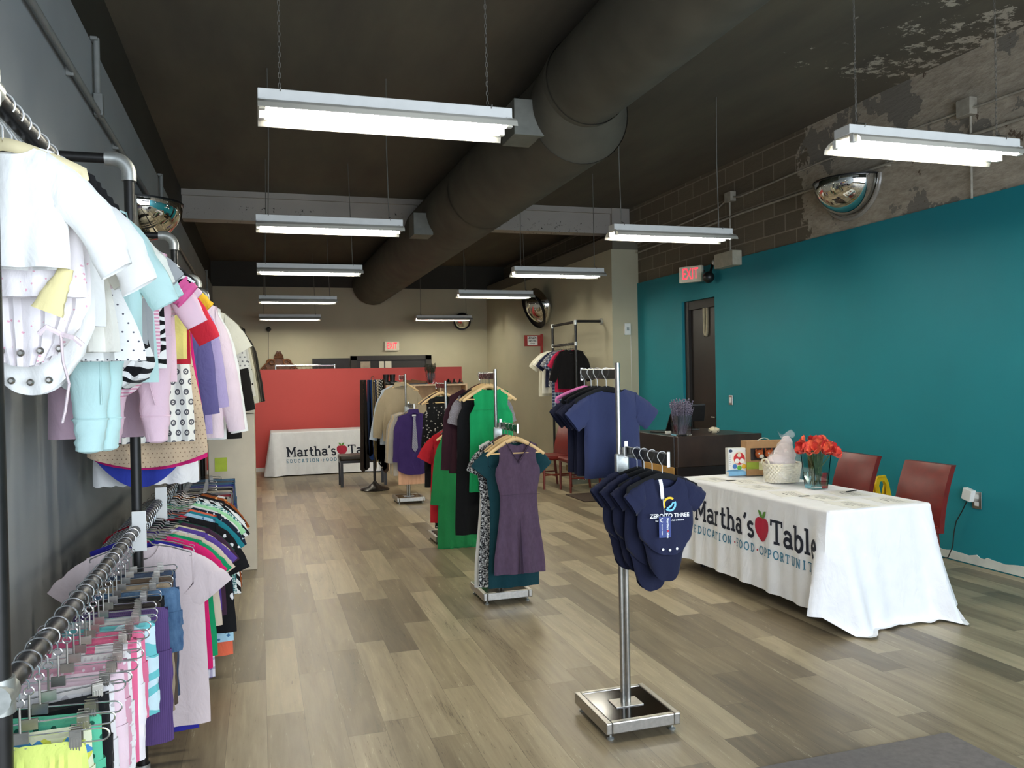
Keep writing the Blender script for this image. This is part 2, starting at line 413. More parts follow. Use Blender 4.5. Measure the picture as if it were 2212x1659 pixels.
# doorway in the back wall, seen over the red half wall
d2 = struct('door_2', MB().span((1.98, 18.62, 0), (2.12, 18.72, 2.16)).span((3.69, 18.62, 0), (3.83, 18.72, 2.16)).span((1.98, 18.62, 2.06), (3.83, 18.72, 2.16)), plain('dark_frame', '#2a2620', .5))
MB().span((2.12, 18.66, 0), (3.69, 18.70, 2.06)).build('door_leaf', plain('dark_leaf', '#1d1b1a', .5), d2, False)
MB().span((2.2, 18.64, 1.0), (2.42, 18.66, 2.03)).build('door_window', plain('beige_pane', '#a89a86', .5, 0, .2, 9), d2, False)
wpane = MB().span((2.62, 18.64, 1.0), (2.73, 18.66, 2.03)).span((2.76, 18.64, 1.0), (2.9, 18.66, 2.03)); wpane.build('door_window', plain('pale_pane', '#d8d6c4', .5, 0, .05), d2, False)

# ------------------------------------------------------------------ overhead: duct, lamps, pipes, mirrors
du = empty('air_duct', (2.45, 8, 3.84), 'large round dark painted air duct running the length of the ceiling', 'duct')
def cyl_y(y0, y1, r0, r1, c0, c1, n=40):
    m = MB(); vs = []; k = 6
    return MB().grid(lambda u, v: (c0[0]+(c1[0]-c0[0])*v+(r0+(r1-r0)*v)*math.cos(2*PI*u)-2.45, y0+(y1-y0)*v-8, c0[1]+(c1[1]-c0[1])*v+(r0+(r1-r0)*v)*math.sin(2*PI*u)-3.84), n, k, True)
A, Bc = (2.41, 3.86), (2.50, 3.76)
cyl_y(-1.9, 5.75, .33, .33, A, A).build('duct_run', 'duct', du)
cyl_y(5.75, 6.1, .335, .42, A, Bc).build('reducer', 'duct', du)
cyl_y(6.1, 18.6, .42, .45, Bc, Bc).build('main_run', 'duct', du)
for yy, r, c in ((2.2, .336, A), (5.72, .338, A), (6.12, .426, Bc), (9.0, .434, Bc), (12.6, .443, Bc), (16.0, .452, Bc), (18.3, .48, Bc)):
    cyl_y(yy-.03, yy+.03, r, r, c, c).build('joint_band', 'duct', du)
for yy, x0, z0 in ((6.2, 2.06, 3.66), (10.4, 2.04, 3.60)):
    MB().span((x0-.13-2.45, yy-.17-8, z0-.14-3.84), (x0+.12-2.45, yy+.17-8, z0+.14-3.84)).build('side_outlet', plain('grey_outlet', '#6f7068', .6), du, bevel=.006)

CHAIN_Z = CEIL
def make_fixture():
    root = empty('fluorescent_light', (0, 0, 0), 'x', 'ceiling light')
    L = 1.22
    MB().span((-L/2, -.065, -.055), (L/2, .065, 0)).build('housing', 'white_paint', root, bevel=.004)
    wing = MB()
    prof = [(-.155, -.115), (-.145, -.088), (-.115, -.068), (-.07, -.056), (.07, -.056), (.115, -.068), (.145, -.088), (.155, -.115)]
    sh = .03
    wing.grid(lambda u, v: (-L/2+.0+(L)*u+sh*0, interp([(i/7, p[0]) for i, p in enumerate(prof)], v), interp([(i/7, p[1]) for i, p in enumerate(prof)], v)), 2, 28)
    o = wing.build('reflector', 'wing', root); s = o.modifiers.new('thick', 'SOLIDIFY'); s.thickness = .003
    for yy in (-.07, .07):
        t = MB().tube([(-L/2+.035, yy, -.088), (L/2-.035, yy, -.088)], .0165, 12); t.build('tube', 'tubewhite', root)
        for sx in (-1, 1): MB().box((sx*(L/2-.02), yy, -.078), (.03, .032, .05)).build('lamp_holder', 'white_paint', root, bevel=.003)
    return root
random.seed(5)
def chain(root, x, z1, lean, near):
    m = MB(); n = int(z1/.024)
    for i in range(n):
        z = z1*i/n; zz = z1*(i+1)/n
        a = i % 2
        cx_ = x+lean*z
        if near:
            hh = .016; pts = []
            for q in range(8):
                an = 2*PI*q/8; pts.append((cx_+(.0055*math.cos(an) if a else 0), (0 if a else .0055*math.cos(an)), z+.012+hh*math.sin(an)))
            m.tube(pts, .0014, 5, True)
    if not near: m.tube([(x, 0, 0), (x+lean*z1*.5+random.uniform(-.01, .01), random.uniform(-.01, .01), z1*.5), (x+lean*z1, 0, z1)], .005, 6)
    m.tube([(x, -.066, -.012), (x+.004, -.07, .004), (x, -.03, .02), (x, 0, .03)], .003, 5)
    m.build('hanging_chain', plain('chain_grey', '#6f6c64', .5, .4), root)
fix0 = make_fixture()
spots = [(.63, 3.97, 2.99, 'nearest of the left column, above the aisle'), (.61, 7.1, 3.02, 'second in the left column, in front of the beam'), (.61, 10.0, 3.02, 'third in the left column from the front'),
         (.63, 13.6, 3.0, 'fourth in the left column from the front'), (.63, 17.2, 2.98, 'furthest of the left column, by the back wall'),
         (3.74, 3.80, 3.0, 'nearest of the right column, above the white tablecloth table'), (3.69, 6.8, 3.0, 'second in the right column, before the teal wall door'), (3.69, 9.8, 3.02, 'third in the right column, below the peeling beam'),
         (3.60, 12.4, 3.0, 'fourth in the right column, in front of the tilted mirror'), (3.85, 17.3, 2.98, 'furthest of the right column, before the round mirror')]
for i, (x, y, z, l) in enumerate(spots):
    f = fix0 if i == 0 else copy_tree(fix0)
    f.location = (x, y, z); f['label'] = 'white suspended twin tube light, '+l; f['group'] = 'suspended fluorescent lights'
for i, f in enumerate([o for o in COL.objects if o.name.startswith('fluorescent_light')]):
    near = f.location.y < 5; top = CEIL - f.location.z - .002
    chain(f, -.51, top, random.uniform(-.01, .02), near); chain(f, .50, top, random.uniform(-.03, .0), near)

def conduit(name, pts, r, label, mat='grey_paint', extra=()):
    root = empty(name, pts[0], label, 'conduit'); o = Vector(pts[0])
    MB().tube([Vector(p)-o for p in pts], r, 10).build('pipe', mat, root)
    for kind, c, d in extra:
        MB().box(Vector(c)-o, d).build(kind, mat, root, bevel=.004)
    return root
conduit('conduit', [(-.885, y, 3.27) for y in (-1.5, 2, 5.3, 9, 14, 18.6)], .017, 'grey painted conduit running along the left wall below the ceiling', 'grey_paint',
        [('strap', (-.9, 4.7, 3.27), (.04, .02, .06)), ('strap', (-.9, 6.1, 3.27), (.04, .02, .06)), ('strap', (-.9, 9.3, 3.27), (.04, .02, .06))])
for yy, l in ((5.42, 'short grey upright conduit branching up from the left wall pipe, nearest'), (8.8, 'short grey upright conduit rising behind the front rack elbow'), (16.2, 'short grey upright conduit far along the left wall')):
    conduit('conduit', [(-.89, yy, 3.30), (-.89, yy, 3.72)], .018, l, 'grey_paint', [('junction_body', (-.885, yy, 3.32), (.05, .06, .13)), ('clamp', (-.9, yy, 3.71), (.04, .08, .02))])
conduit('conduit', [(5.6, -1.5, 3.73), (5.6, 4.8, 3.75), (5.6, 7.07, 3.80), (5.6, 8.6, 3.76), (5.6, 8.82, 3.80), (5.6, 9.1, 3.72), (5.6, 11.4, 3.64)], .011, 'thin upper conduit on the bare block wall above the teal wall', 'conduit',
        [('junction_box', (5.6, 8.82, 3.80), (.08, .14, .12)), ('junction_box', (5.6, 5.3, 3.78), (.08, .14, .14))])
conduit('conduit', [(5.6, -1.5, 3.52), (5.6, 4.8, 3.54), (5.6, 8.6, 3.555), (5.6, 11.4, 3.5)], .014, 'thicker lower conduit on the bare block wall above the teal wall', 'conduit', [('strap', (5.62, 6.2, 3.55), (.05, .03, .05))])
conduit('conduit', [(5.61, 5.27, 3.70), (5.61, 5.27, 3.03)], .011, 'thin vertical conduit dropping from the upper pipe right of the dome mirror', 'conduit', [('strap', (5.63, 5.27, 3.3), (.03, .05, .02))])
conduit('conduit', [(5.6, 8.83, 3.74), (5.6, 8.83, 3.12)], .011, 'thin vertical conduit dropping to the emergency light box', 'conduit', [('connector', (5.6, 8.83, 3.14), (.03, .03, .04))])

def dome(loc, r, sx, label):
    root = empty('dome_mirror', loc, label, 'mirror')
    m = MB(); n, k = 26, 14
    m.grid(lambda u, v: (sx*r*math.cos(PI/2*v)*math.sin(PI*u), -r*math.cos(PI*u)*math.cos(PI/2*v) if False else r*math.cos(PI*u)*1.0*math.cos(PI/2*v), -r*.9*math.sin(PI/2*v)), n, k)
    m.build('mirror_face', 'mirror', root)
    MB().add([(sx*r*1.02*math.sin(PI*i/n), r*1.02*math.cos(PI*i/n), z) for z in (.0, .015) for i in range(n+1)],
             [tuple(range(n+1)), tuple(range(2*n+1, n, -1))]+[(i, i+1, i+n+2, i+n+1) for i in range(n)]).build('top_plate', 'black', root)
    MB().tube([(sx*.012, r*1.1*math.cos(PI*i/20), -r*1.0*math.sin(PI*i/20)) for i in range(21)], .022, 8).build('rim', plain('clear_rim', '#8f8a80', .2), root)
    return root
dome((-.92, 7.35, 3.12), .34, 1, 'half dome security mirror on the left wall behind the front rack post')
dome((5.65, 6.72, 3.50), .36, -1, 'half dome security mirror on the bare wall above the teal paint')
def convex(loc, r, nrm, label):
    root = empty('convex_mirror', loc, label, 'mirror')
    q = Vector(nrm).normalized().to_track_quat('Z', 'Y').to_matrix().to_4x4()
    MB().lathe([(r*math.sin(a), r*1.6*(math.cos(a)-1)*.55+.08) for a in [PI/2*.9*i/10+1e-4 for i in range(11)]], 32).xf(q).build('mirror_face', 'mirror', root)
    MB().lathe([(r*.97, -.035), (r*1.01, -.035), (r*1.01, -.005), (r*.98, .0)], 32).xf(q).build('rim', 'black', root)
    MB().lathe([(1e-4, -.05), (r*.98, -.034)], 32).xf(q).build('back_plate', 'black', root)
    MB().tube([(0, 0, -.06), Vector((0, 0, -.22))], .015).xf(q).build('bracket', 'steel', root)
    return root
convex((4.93, 14.5, 2.87), .37, (-.93, -.12, -.40), 'tilted round convex mirror high on the right grey wall')
convex((4.55, 18.5, 2.93), .20, (-.15, -1, -.25), 'small round convex mirror on the back wall behind the furthest right lamp')

# ------------------------------------------------------------------ lettering
def text_mb(body, size, bold=0.0):
    cu = bpy.data.curves.new('t', 'FONT'); cu.body = body; cu.size = size; cu.align_x = 'CENTER'; cu.align_y = 'CENTER'; cu.offset = bold
    cu.resolution_u = 3
    ob = bpy.data.objects.new('t', cu); COL.objects.link(ob)
    me = ob.evaluated_get(bpy.context.evaluated_depsgraph_get()).to_mesh()
    m = MB(); m.add([v.co[:] for v in me.vertices], [tuple(p.vertices) for p in me.polygons])
    bpy.data.objects.remove(ob); bpy.data.curves.remove(cu)
    return m
def text_on(body, size, mapf, bold=0.0):
    m = text_mb(body, size, bold); m.v = [tuple(mapf(x, y)) for x, y, z in m.v]; return m
def stroke(mb, pts, th, mapf, step=.02):
    P = []
    for a, b in zip(pts, pts[1:]):
        d = math.dist(a, b); k = max(1, int(d/step))
        P += [(a[0]+(b[0]-a[0])*i/k, a[1]+(b[1]-a[1])*i/k) for i in range(k)]
    P.append(pts[-1]); vs = []
    for i, p in enumerate(P):
        a = P[max(0, i-1)]; b = P[min(len(P)-1, i+1)]; dx, dy = b[0]-a[0], b[1]-a[1]; l = math.hypot(dx, dy) or 1
        nx, ny = -dy/l*th/2, dx/l*th/2
        vs += [mapf(p[0]+nx, p[1]+ny), mapf(p[0]-nx, p[1]-ny)]
    mb.add(vs, [(2*i, 2*i+1, 2*i+3, 2*i+2) for i in range(len(P)-1)])
SL = {  # slab letters: strokes, serifs, advance (cap height 1)
 'M': ([[(.16, 0), (.16, 1)], [(.14, 1), (.5, .28), (.86, 1)], [(.84, 1), (.84, 0)]], [[(0, .05), (.32, .05)], [(.68, .05), (1, .05)], [(.0, .95), (.2, .95)], [(.8, .95), (1, .95)]], 1.04),
 'a': ([arc(.27, .46, .21, .17, 160, 0), [(.48, .46), (.48, .0)], arc(.27, .2, .21, .16, 0, 360, 24)], [[(.48, .05), (.64, .05)]], .68),
 'r': ([[(.15, .66), (.15, 0)], arc(.33, .38, .18, .24, 180, 70)], [[(0, .05), (.34, .05)], [(0, .61), (.15, .61)]], .5),
 't': ([[(.2, .92), (.2, .2)], arc(.34, .2, .14, .15, 180, 320)], [[(.02, .61), (.42, .61)]], .5),
 'h': ([[(.15, 1), (.15, 0)], arc(.35, .4, .2, .22, 180, 0), [(.55, .4), (.55, 0)]], [[(0, .05), (.32, .05)], [(.4, .05), (.7, .05)], [(0, .95), (.15, .95)]], .74),
 "'": ([[(.13, 1.0), (.13, .93), (.05, .74)]], [[(.06, .94), (.18, .94)]], .24),
 's': ([arc(.24, .47, .17, .15, 20, 270, 14)+arc(.24, .17, .18, .15, 90, -160, 14)[1:]], [], .5),
 'T': ([[(.4, 1), (.4, 0)]], [[(0, .94), (.8, .94)], [(.05, .98), (.05, .74)], [(.75, .98), (.75, .74)], [(.22, .05), (.58, .05)]], .84),
 'b': ([[(.15, 1), (.15, .03)], arc(.37, .32, .22, .29, 180, -180, 26)], [[(0, .95), (.15, .95)]], .68),
 'l': ([[(.16, 1), (.16, 0)]], [[(0, .95), (.16, .95)], [(0, .05), (.34, .05)]], .38),
 'e': ([[(.08, .33), (.5, .33)], arc(.29, .32, .22, .29, 0, 310, 24)], [], .58),
 'E': ([[(.12, 0), (.12, 1)]], [[(0, .95), (.6, .95)], [(0, .05), (.62, .05)], [(.12, .52), (.45, .52)], [(.58, .98), (.58, .78)], [(.6, .02), (.6, .24)]], .72),
 'D': ([[(.14, 0), (.14, 1)], [(.14, .95)]+arc(.3, .5, .4, .45, 90, -90, 16)+[(.14, .05)]], [[(0, .95), (.3, .95)], [(0, .05), (.3, .05)]], .8),
 'U': ([[(.14, 1), (.14, .36)]+arc(.4, .34, .26, .3, 180, 360, 12)+[(.66, 1)]], [[(0, .95), (.28, .95)], [(.52, .95), (.8, .95)]], .88),
 'C': ([arc(.42, .5, .36, .45, 40, 320, 22)], [[(.7, .98), (.7, .7)]], .82),
 'A': ([[(.1, 0), (.4, 1)], [(.4, 1), (.7, 0)], [(.2, .34), (.6, .34)]], [[(0, .05), (.24, .05)], [(.56, .05), (.82, .05)]], .84),
 'I': ([[(.2, 0), (.2, 1)]], [[(.04, .95), (.36, .95)], [(.04, .05), (.36, .05)]], .46),
 'O': ([arc(.43, .5, .37, .45, 0, 360, 28)], [], .9),
 'N': ([[(.14, 0), (.14, 1)], [(.14, 1), (.66, 0)], [(.66, 0), (.66, 1)]], [[(0, .05), (.28, .05)], [(0, .95), (.18, .95)], [(.52, .95), (.8, .95)]], .88),
 'F': ([[(.14, 0), (.14, 1)]], [[(0, .95), (.6, .95)], [(0, .05), (.3, .05)], [(.14, .5), (.46, .5)], [(.58, .98), (.58, .76)]], .68),
 'P': ([[(.14, 0), (.14, 1)], [(.14, .95), (.32, .95)]+arc(.36, .71, .24, .24, 90, -90, 12)+[(.14, .47)]], [[(0, .95), (.2, .95)], [(0, .05), (.32, .05)]], .68),
 'R': ([[(.14, 0), (.14, 1)], [(.14, .95), (.32, .95)]+arc(.36, .73, .22, .22, 90, -90, 12)+[(.14, .51)], [(.34, .5), (.62, .04)]], [[(0, .95), (.2, .95)], [(0, .05), (.3, .05)], [(.54, .05), (.74, .05)]], .76),
 'Y': ([[(.08, 1), (.4, .5)], [(.72, 1), (.4, .5)], [(.4, .5), (.4, 0)]], [[(0, .95), (.2, .95)], [(.6, .95), (.8, .95)], [(.24, .05), (.56, .05)]], .82),
}
def slab(mb, word, x, y, h, th, mapf, space=.06):
    for ch in word:
        if ch == ' ': x += h*.35; continue
        st, se, adv = SL[ch]
        for p in st: stroke(mb, [(x+a*h, y+b*h) for a, b in p], th, mapf)
        for p in se: stroke(mb, [(x+a*h, y+b*h) for a, b in p], th*.72, mapf)
        x += (adv+space)*h
    return x
def slab_w(word, h, space=.06): return sum(h*.35 if c == ' ' else (SL[c][2]+space)*h for c in word)
def filled(mb, rings, mapf):        # fan strips between two outlines of equal length
    a, b = rings; n = len(a); k = 8
    vs = [mapf(a[i][0]+(b[i][0]-a[i][0])*j/k, a[i][1]+(b[i][1]-a[i][1])*j/k) for i in range(n) for j in range(k+1)]
    mb.add(vs, [(i*(k+1)+j, i*(k+1)+j+1, (i+1)*(k+1)+j+1, (i+1)*(k+1)+j) for i in range(n-1) for j in range(k)])
def cloth_print(root, mapf, scale, x0, ybase):
    """two-line printed logo; x runs left to right from x0, y up"""
    h = scale; th = h*.155
    ink = MB(); x = slab(ink, "Martha's", x0, ybase, h, th, mapf, .03)
    ax = x+h*.60; x2 = ax+h*.66
    ink2 = MB(); xe = slab(ink2, 'Table', x2, ybase, h, th, mapf, .03)
    ink.build('printed_name', 'ink', root); ink2.build('printed_word', 'ink', root)
    ap = MB()
    def half(y):       # apple half width at height y in 0..1
        return math.sqrt(max(0, 1-abs((y-.6)/.62)**2.3)) if y > .6 else (math.sin(PI/2*min(1, (y+.02)/.62)))**.75
    ys = [i/24 for i in range(25)]
    lf = [(ax-h*.54*max(.03, half(q))*(1 if q < .93 else .8), ybase-h*.06+h*1.0*(q)) for q in ys]
    rt = [(ax+h*.54*max(.03, half(q))*(1 if q < .93 else .8), ybase-h*.06+h*1.0*(q)) for q in ys]
    filled(ap, (lf, rt), mapf); ap.build('printed_apple', plain('apple_red', '#b3123a', .8, 0, .02), root)
    lv = MB()
    for s in (-1, 1):
        t = [i/10 for i in range(11)]
        c = [(ax+s*h*.30*q, ybase+h*.88+h*.36*q**.7) for q in t]
        wd = [h*.085*math.sin(PI*min(.98, q*.9+.08)) for q in t]
        filled(lv, ([(p[0]-.6*k*s, p[1]+k) for p, k in zip(c, wd)], [(p[0]+.6*k*s, p[1]-k) for p, k in zip(c, wd)]), mapf)
    lv.build('printed_leaves', plain('leaf_print', '#5b8f3a', .8, 0, .02), root)
    h2 = h*.36; y2 = ybase-h*.62; sub = MB(); dots = MB(); x = x0-.01
    tot = slab_w('EDUCATIONFOODOPPORTUNITY', h2, .1)+h2*1.5; sp = .1+(xe-x0-tot)/(24*h2)
    for i, wd in enumerate(('EDUCATION', 'FOOD', 'OPPORTUNITY')):
        if i:
            stroke(dots, [(x+h2*.24, y2+h2*.42), (x+h2*.46, y2+h2*.42)], h2*.22, mapf); x += h2*.75
        sub = MB(); x = slab(sub, wd, x, y2, h2, h2*.15, mapf, sp); sub.build('printed_motto', plain('motto_blue', '#3f7f9c', .8, 0, .02), root)
    dots.build('printed_dots', plain('apple_red', '#b3123a'), root)

# ================================================================== GARMENTS AND HANGERS
def shell(mb, prof, L, T=.03, nw=.07, fd=.06, bd=.015, kind='r', slope=.3, hem=None, fold=(.008, 4), seed=0, nx=26, nz=22, wr=.004):
    rnd = random.Random(seed); ph = rnd.uniform(0, 6); w0 = prof[0][1]
    for side in (-1, 1):
        vs = []
        for i in range(nz+1):
            t = i/nz; wt = interp(prof, t)
            for j in range(nx+1):
                s = -1+2*j/nx; s = math.copysign(abs(s)**.9, s); a = abs(s*w0)
                if nw > 0 and a < nw:
                    d = fd if side < 0 else bd; q = a/nw
                    top = -d*((1-q) if kind == 'v' else math.sqrt(max(0, 1-q*q)))
                else: top = -slope*(a-max(0, nw))
                bot = -L+(hem(s, side) if hem else 0)
                z = top+(bot-top)*t; x = s*wt
                env = math.sqrt(max(0, 1-s**4))
                k = 1 if t > .16 else (t/.16)**.5
                if a < nw: k = max(k, .55)
                f = fold[0]*(.15+t**1.1)*math.sin(fold[1]*PI*s+ph+.7*math.sin(2.3*t+ph))*(1-.35*abs(s))
                n = noise.noise(Vector((x*9+seed*3.1, z*7, seed*1.7)))*wr*2*k
                vs.append((x, side*T*env*k*(.75+.35*t)+f+n, z))
        a = nx+1
        mb.add(vs, [(r*a+c, r*a+c+1, (r+1)*a+c+1, (r+1)*a+c) for r in range(nz) for c in range(nx)])
def sleeve(mb, p0, p1, r0, r1, d0=.03, d1=.022, bend=0, n=14, k=12, seed=0, vert=False):
    p0, p1 = Vector(p0), Vector(p1); d = (p1-p0); L = d.length; nrm = Vector((d.z, 0, -d.x)).normalized()
    if nrm.z < 0: nrm = -nrm
    def f(u, v):
        c = p0+d*v+nrm*bend*math.sin(PI*v); r = r0+(r1-r0)*v; dd = d0+(d1-d0)*v; a = 2*PI*u
        kk = min(1, v/.35); kk = kk*kk*(3-2*kk); nn = (Vector((0, 0, 1)).lerp(nrm, kk)).normalized()
        if vert: r *= 1-.22*math.sin(PI*min(1, v/.5))*.3; dd *= (.55+.45*min(1, v/.2))
        else: nn = nrm
        wv = noise.noise(Vector((v*6+seed, math.cos(a)*1.3, math.sin(a)*1.3+seed)))*.006*min(1, v*3)
        return c+nn*(math.cos(a)*(r+wv))+Vector((0, math.sin(a)*(dd+wv), 0))
    mb.grid(f, n, k, True)
def garment(name, label, cat, mat, W=.19, C=.22, H=.23, L=.62, neck=(.07, .07, .02, 'r'), slope=.32, sl=None, T=.022, hem=None, fold=(.007, 4), group=None, prof=None, seed=0, cut=False, wr=.007, waist=None):
    mb = MB()
    if prof is None:
        ta = min(.35, .19/L) if L > .4 else .3
        if cut: prof = [(0, W), (ta*.55, W*.93), (ta, C)]
        else: prof = [(0, W), (ta, C)]
        if waist: prof.append((waist[0], waist[1]))
        prof.append((1, H))
    nw, fd, bd, kd = neck
    shell(mb, prof, L, T, nw, fd, bd, kd, slope, hem, fold, seed, wr=wr)
    if sl:
        l, r0, r1, ang = sl[:4]; bend = sl[4] if len(sl) > 4 else 0
        for s in (-1, 1):
            a = math.radians(ang)
            zs = -slope*(W-nw); p0 = (s*(W-.012), 0, zs-r0*.97); p1 = (s*(W-.012+l*math.cos(a)), 0, zs-r0*.97-l*math.sin(a))
            sleeve(mb, p0, p1, r0, r1, T*.9, T*.75, bend, seed=seed+s*.37, vert=True)
    o = mb.build(name, mat, None, True, True)
    return tag(o, label, cat, group)
def child(o, name, mb, mat, label=None, smooth=True):
    c = mb.build(name, mat, o, smooth)
    if label: c['label'] = label
    return c
def collar(o, mat, nw, z=0, drop=.06, stand=.025):
    mb = MB()
    mb.grid(lambda u, v: ((nw*1.05+.012*v)*math.cos(2*PI*u), (.028+.012*v)*math.sin(2*PI*u), z+stand-v*(.045+(.03 if math.sin(2*PI*u) < 0 else 0)*abs(math.cos(2*PI*u))) - (.03*(1+math.sin(-2*PI*u-0)) if False else 0)), 24, 4, True)
    return child(o, 'collar', mb, mat)
def pants(name, label, mat, W=.13, L=.7, hemw=.09, group=None, seed=0, T=.028, rise=.24, fold=(.005, 5), elastic=False):
    mb = MB(); rz = min(rise, L*.6)
    shell(mb, [(0, W*.93 if elastic else W), (.35, W*1.02), (1, W*1.08)], rz, T, 0, 0, 0, 'r', 0, None, fold, seed, 24, 10)
    for s in (-1, 1):
        sleeve(mb, (s*W*.53, 0, -rz*.62), (s*(W*1.06-hemw*.55), 0, -L), W*.54, hemw*.55, T*1.1, T*.9, 0, 14, 14, seed+s)
    o = mb.build(name, mat, None, True, True); tag(o, label, 'pants' if L > .4 else 'shorts', group)
    wb = MB(); shell(wb, [(0, W*(.95 if elastic else 1.01)), (1, W*(.96 if elastic else 1.02))], .035, T*1.12, 0, 0, 0, 'r', 0, None, (.003, 16 if elastic else 3), seed, 40 if elastic else 20, 3)
    wb.build('waistband', mat, o)
    return o

def hook_pts(R, drop, lean=0, flip=1):
    p = [(flip*R*math.cos(math.radians(a)), 0, R*math.sin(math.radians(a))) for a in range(-35, 216, 16)]
    p += [(-flip*R*.35, 0, -R*1.35), (0, 0, -R*1.9), (0, 0, -drop)]
    return p
HP = {}
def arms(mb, half, dropz, zt, th, tk, n=12, tip=0):
    for s in (-1, 1):
        pts = [(s*half*(i/n), 0, zt-dropz*((i/n)**1.35)) for i in range(n+1)]
        if tip: pts += [(s*(half+.004), 0, zt-dropz-tip*.6), (s*(half-.012), 0, zt-dropz-tip)]
        r = [th*(1-.35*i/(len(pts)-1)) for i in range(len(pts))]
        mb.tube(pts, r, 8, squash=tk/th)
def make_hanger(style, R):
    key = (style, round(R, 3))
    if key in HP: return HP[key]
    root = empty('clothes_hanger', (0, 0, 0), 'x', 'hanger')
    def part(n, mb, m): return mb.build(n, m, root)
    if style in ('wood', 'brown'):
        part('hook', MB().tube(hook_pts(R, .075), .0017, 6), 'wire')
        b = MB(); arms(b, .21, .115, -.082, .016, .009); part('arms', b, 'palewood' if style == 'wood' else 'brownwood')
        part('trouser_bar', MB().tube([(-.18, 0, -.185), (.18, 0, -.185)], .005, 8), 'palewood' if style == 'wood' else 'brownwood')
    elif style in ('velvet', 'pink', 'cream'):
        part('hook', MB().tube(hook_pts(R, .075), .0019, 6), 'whitewire')
        b = MB(); hw_ = .155 if style != 'cream' else .15
        arms(b, hw_, .05, -.082, .014, .006, tip=.022); part('arms', b, {'velvet': 'velvet', 'pink': 'pinkplastic', 'cream': 'creamplastic'}[style])
    elif style == 'wire':
        part('hook', MB().tube(hook_pts(R, .07), .0017, 6), 'wire')
        b = MB()
        for s in (-1, 1):
            b.tube([(0, 0, -.068), (s*.03, 0, -.072), (s*.045, 0, -.09), (s*.12, 0, -.105), (s*.2, 0, -.135), (s*.205, 0, -.15)], .0032, 6)
        b.tube([(-.205, 0, -.15), (.205, 0, -.15)], .0024, 6); part('arms', b, 'wire')
    elif style in ('clip', 'wideclip'):
        half = .155 if style == 'clip' else .19
        part('hook', MB().tube(hook_pts(R, .062), .0021, 7), 'wire')
        part('swivel', MB().tube([(.009*math.cos(a), 0, -.066+.009*math.sin(a)) for a in [2*PI*i/12 for i in range(12)]], .0018, 6, True), 'wire')
        part('stem', MB().tube([(0, 0, -.074), (0, 0, -.13)], .0025, 6).box((0, 0, -.14), (.03, .007, .024)), 'steel')
        lp = [(half*math.copysign(1, math.cos(a))*.9+half*.1*math.cos(a)*1.0, 0, -.15+.0135*math.sin(a)) for a in [2*PI*i/36 for i in range(36)]]
        part('bar_loop', MB().tube(lp, .0019, 6, True), 'wire')
        for s in (-1, 1):
            c = MB()
            for y, dy in ((-.009, -.003), (.009, .003)):
                c.box((s*half*.62, y*.8, -.152), (.022, .002, .035))
                for q in range(4): c.box((s*half*.62-.0075+q*.005, y*.8+dy*.7, -.163), (.0022, .003, .028))
                for q in range(3): c.box((s*half*.62, y*.8+dy*.7, -.138+q*.006), (.02, .002, .002))
            part('clip', c, 'steel')
    HP[key] = root; root['proto'] = 1
    return root
USED = {}
def hang(style, R, pt, o, label, group=None, rz=0, drop=-.085, dx=0, tilt=0):
    """put a hanger over a rail at pt and, when given, the garment on the hanger"""
    p = make_hanger(style, R)
    h = p if 'proto' in p and not USED.get(p.name) else copy_tree(p)
    USED[p.name] = 1
    h.location = pt; h.rotation_euler = (0, tilt, rz); h['label'] = label
    if group: h['group'] = group
    if 'proto' in h: del h['proto']
    if o is not None:
        o.location = (pt[0]+dx, pt[1], pt[2]+drop); o.rotation_euler = (0, tilt*.5, rz)
    return h
F = fabric
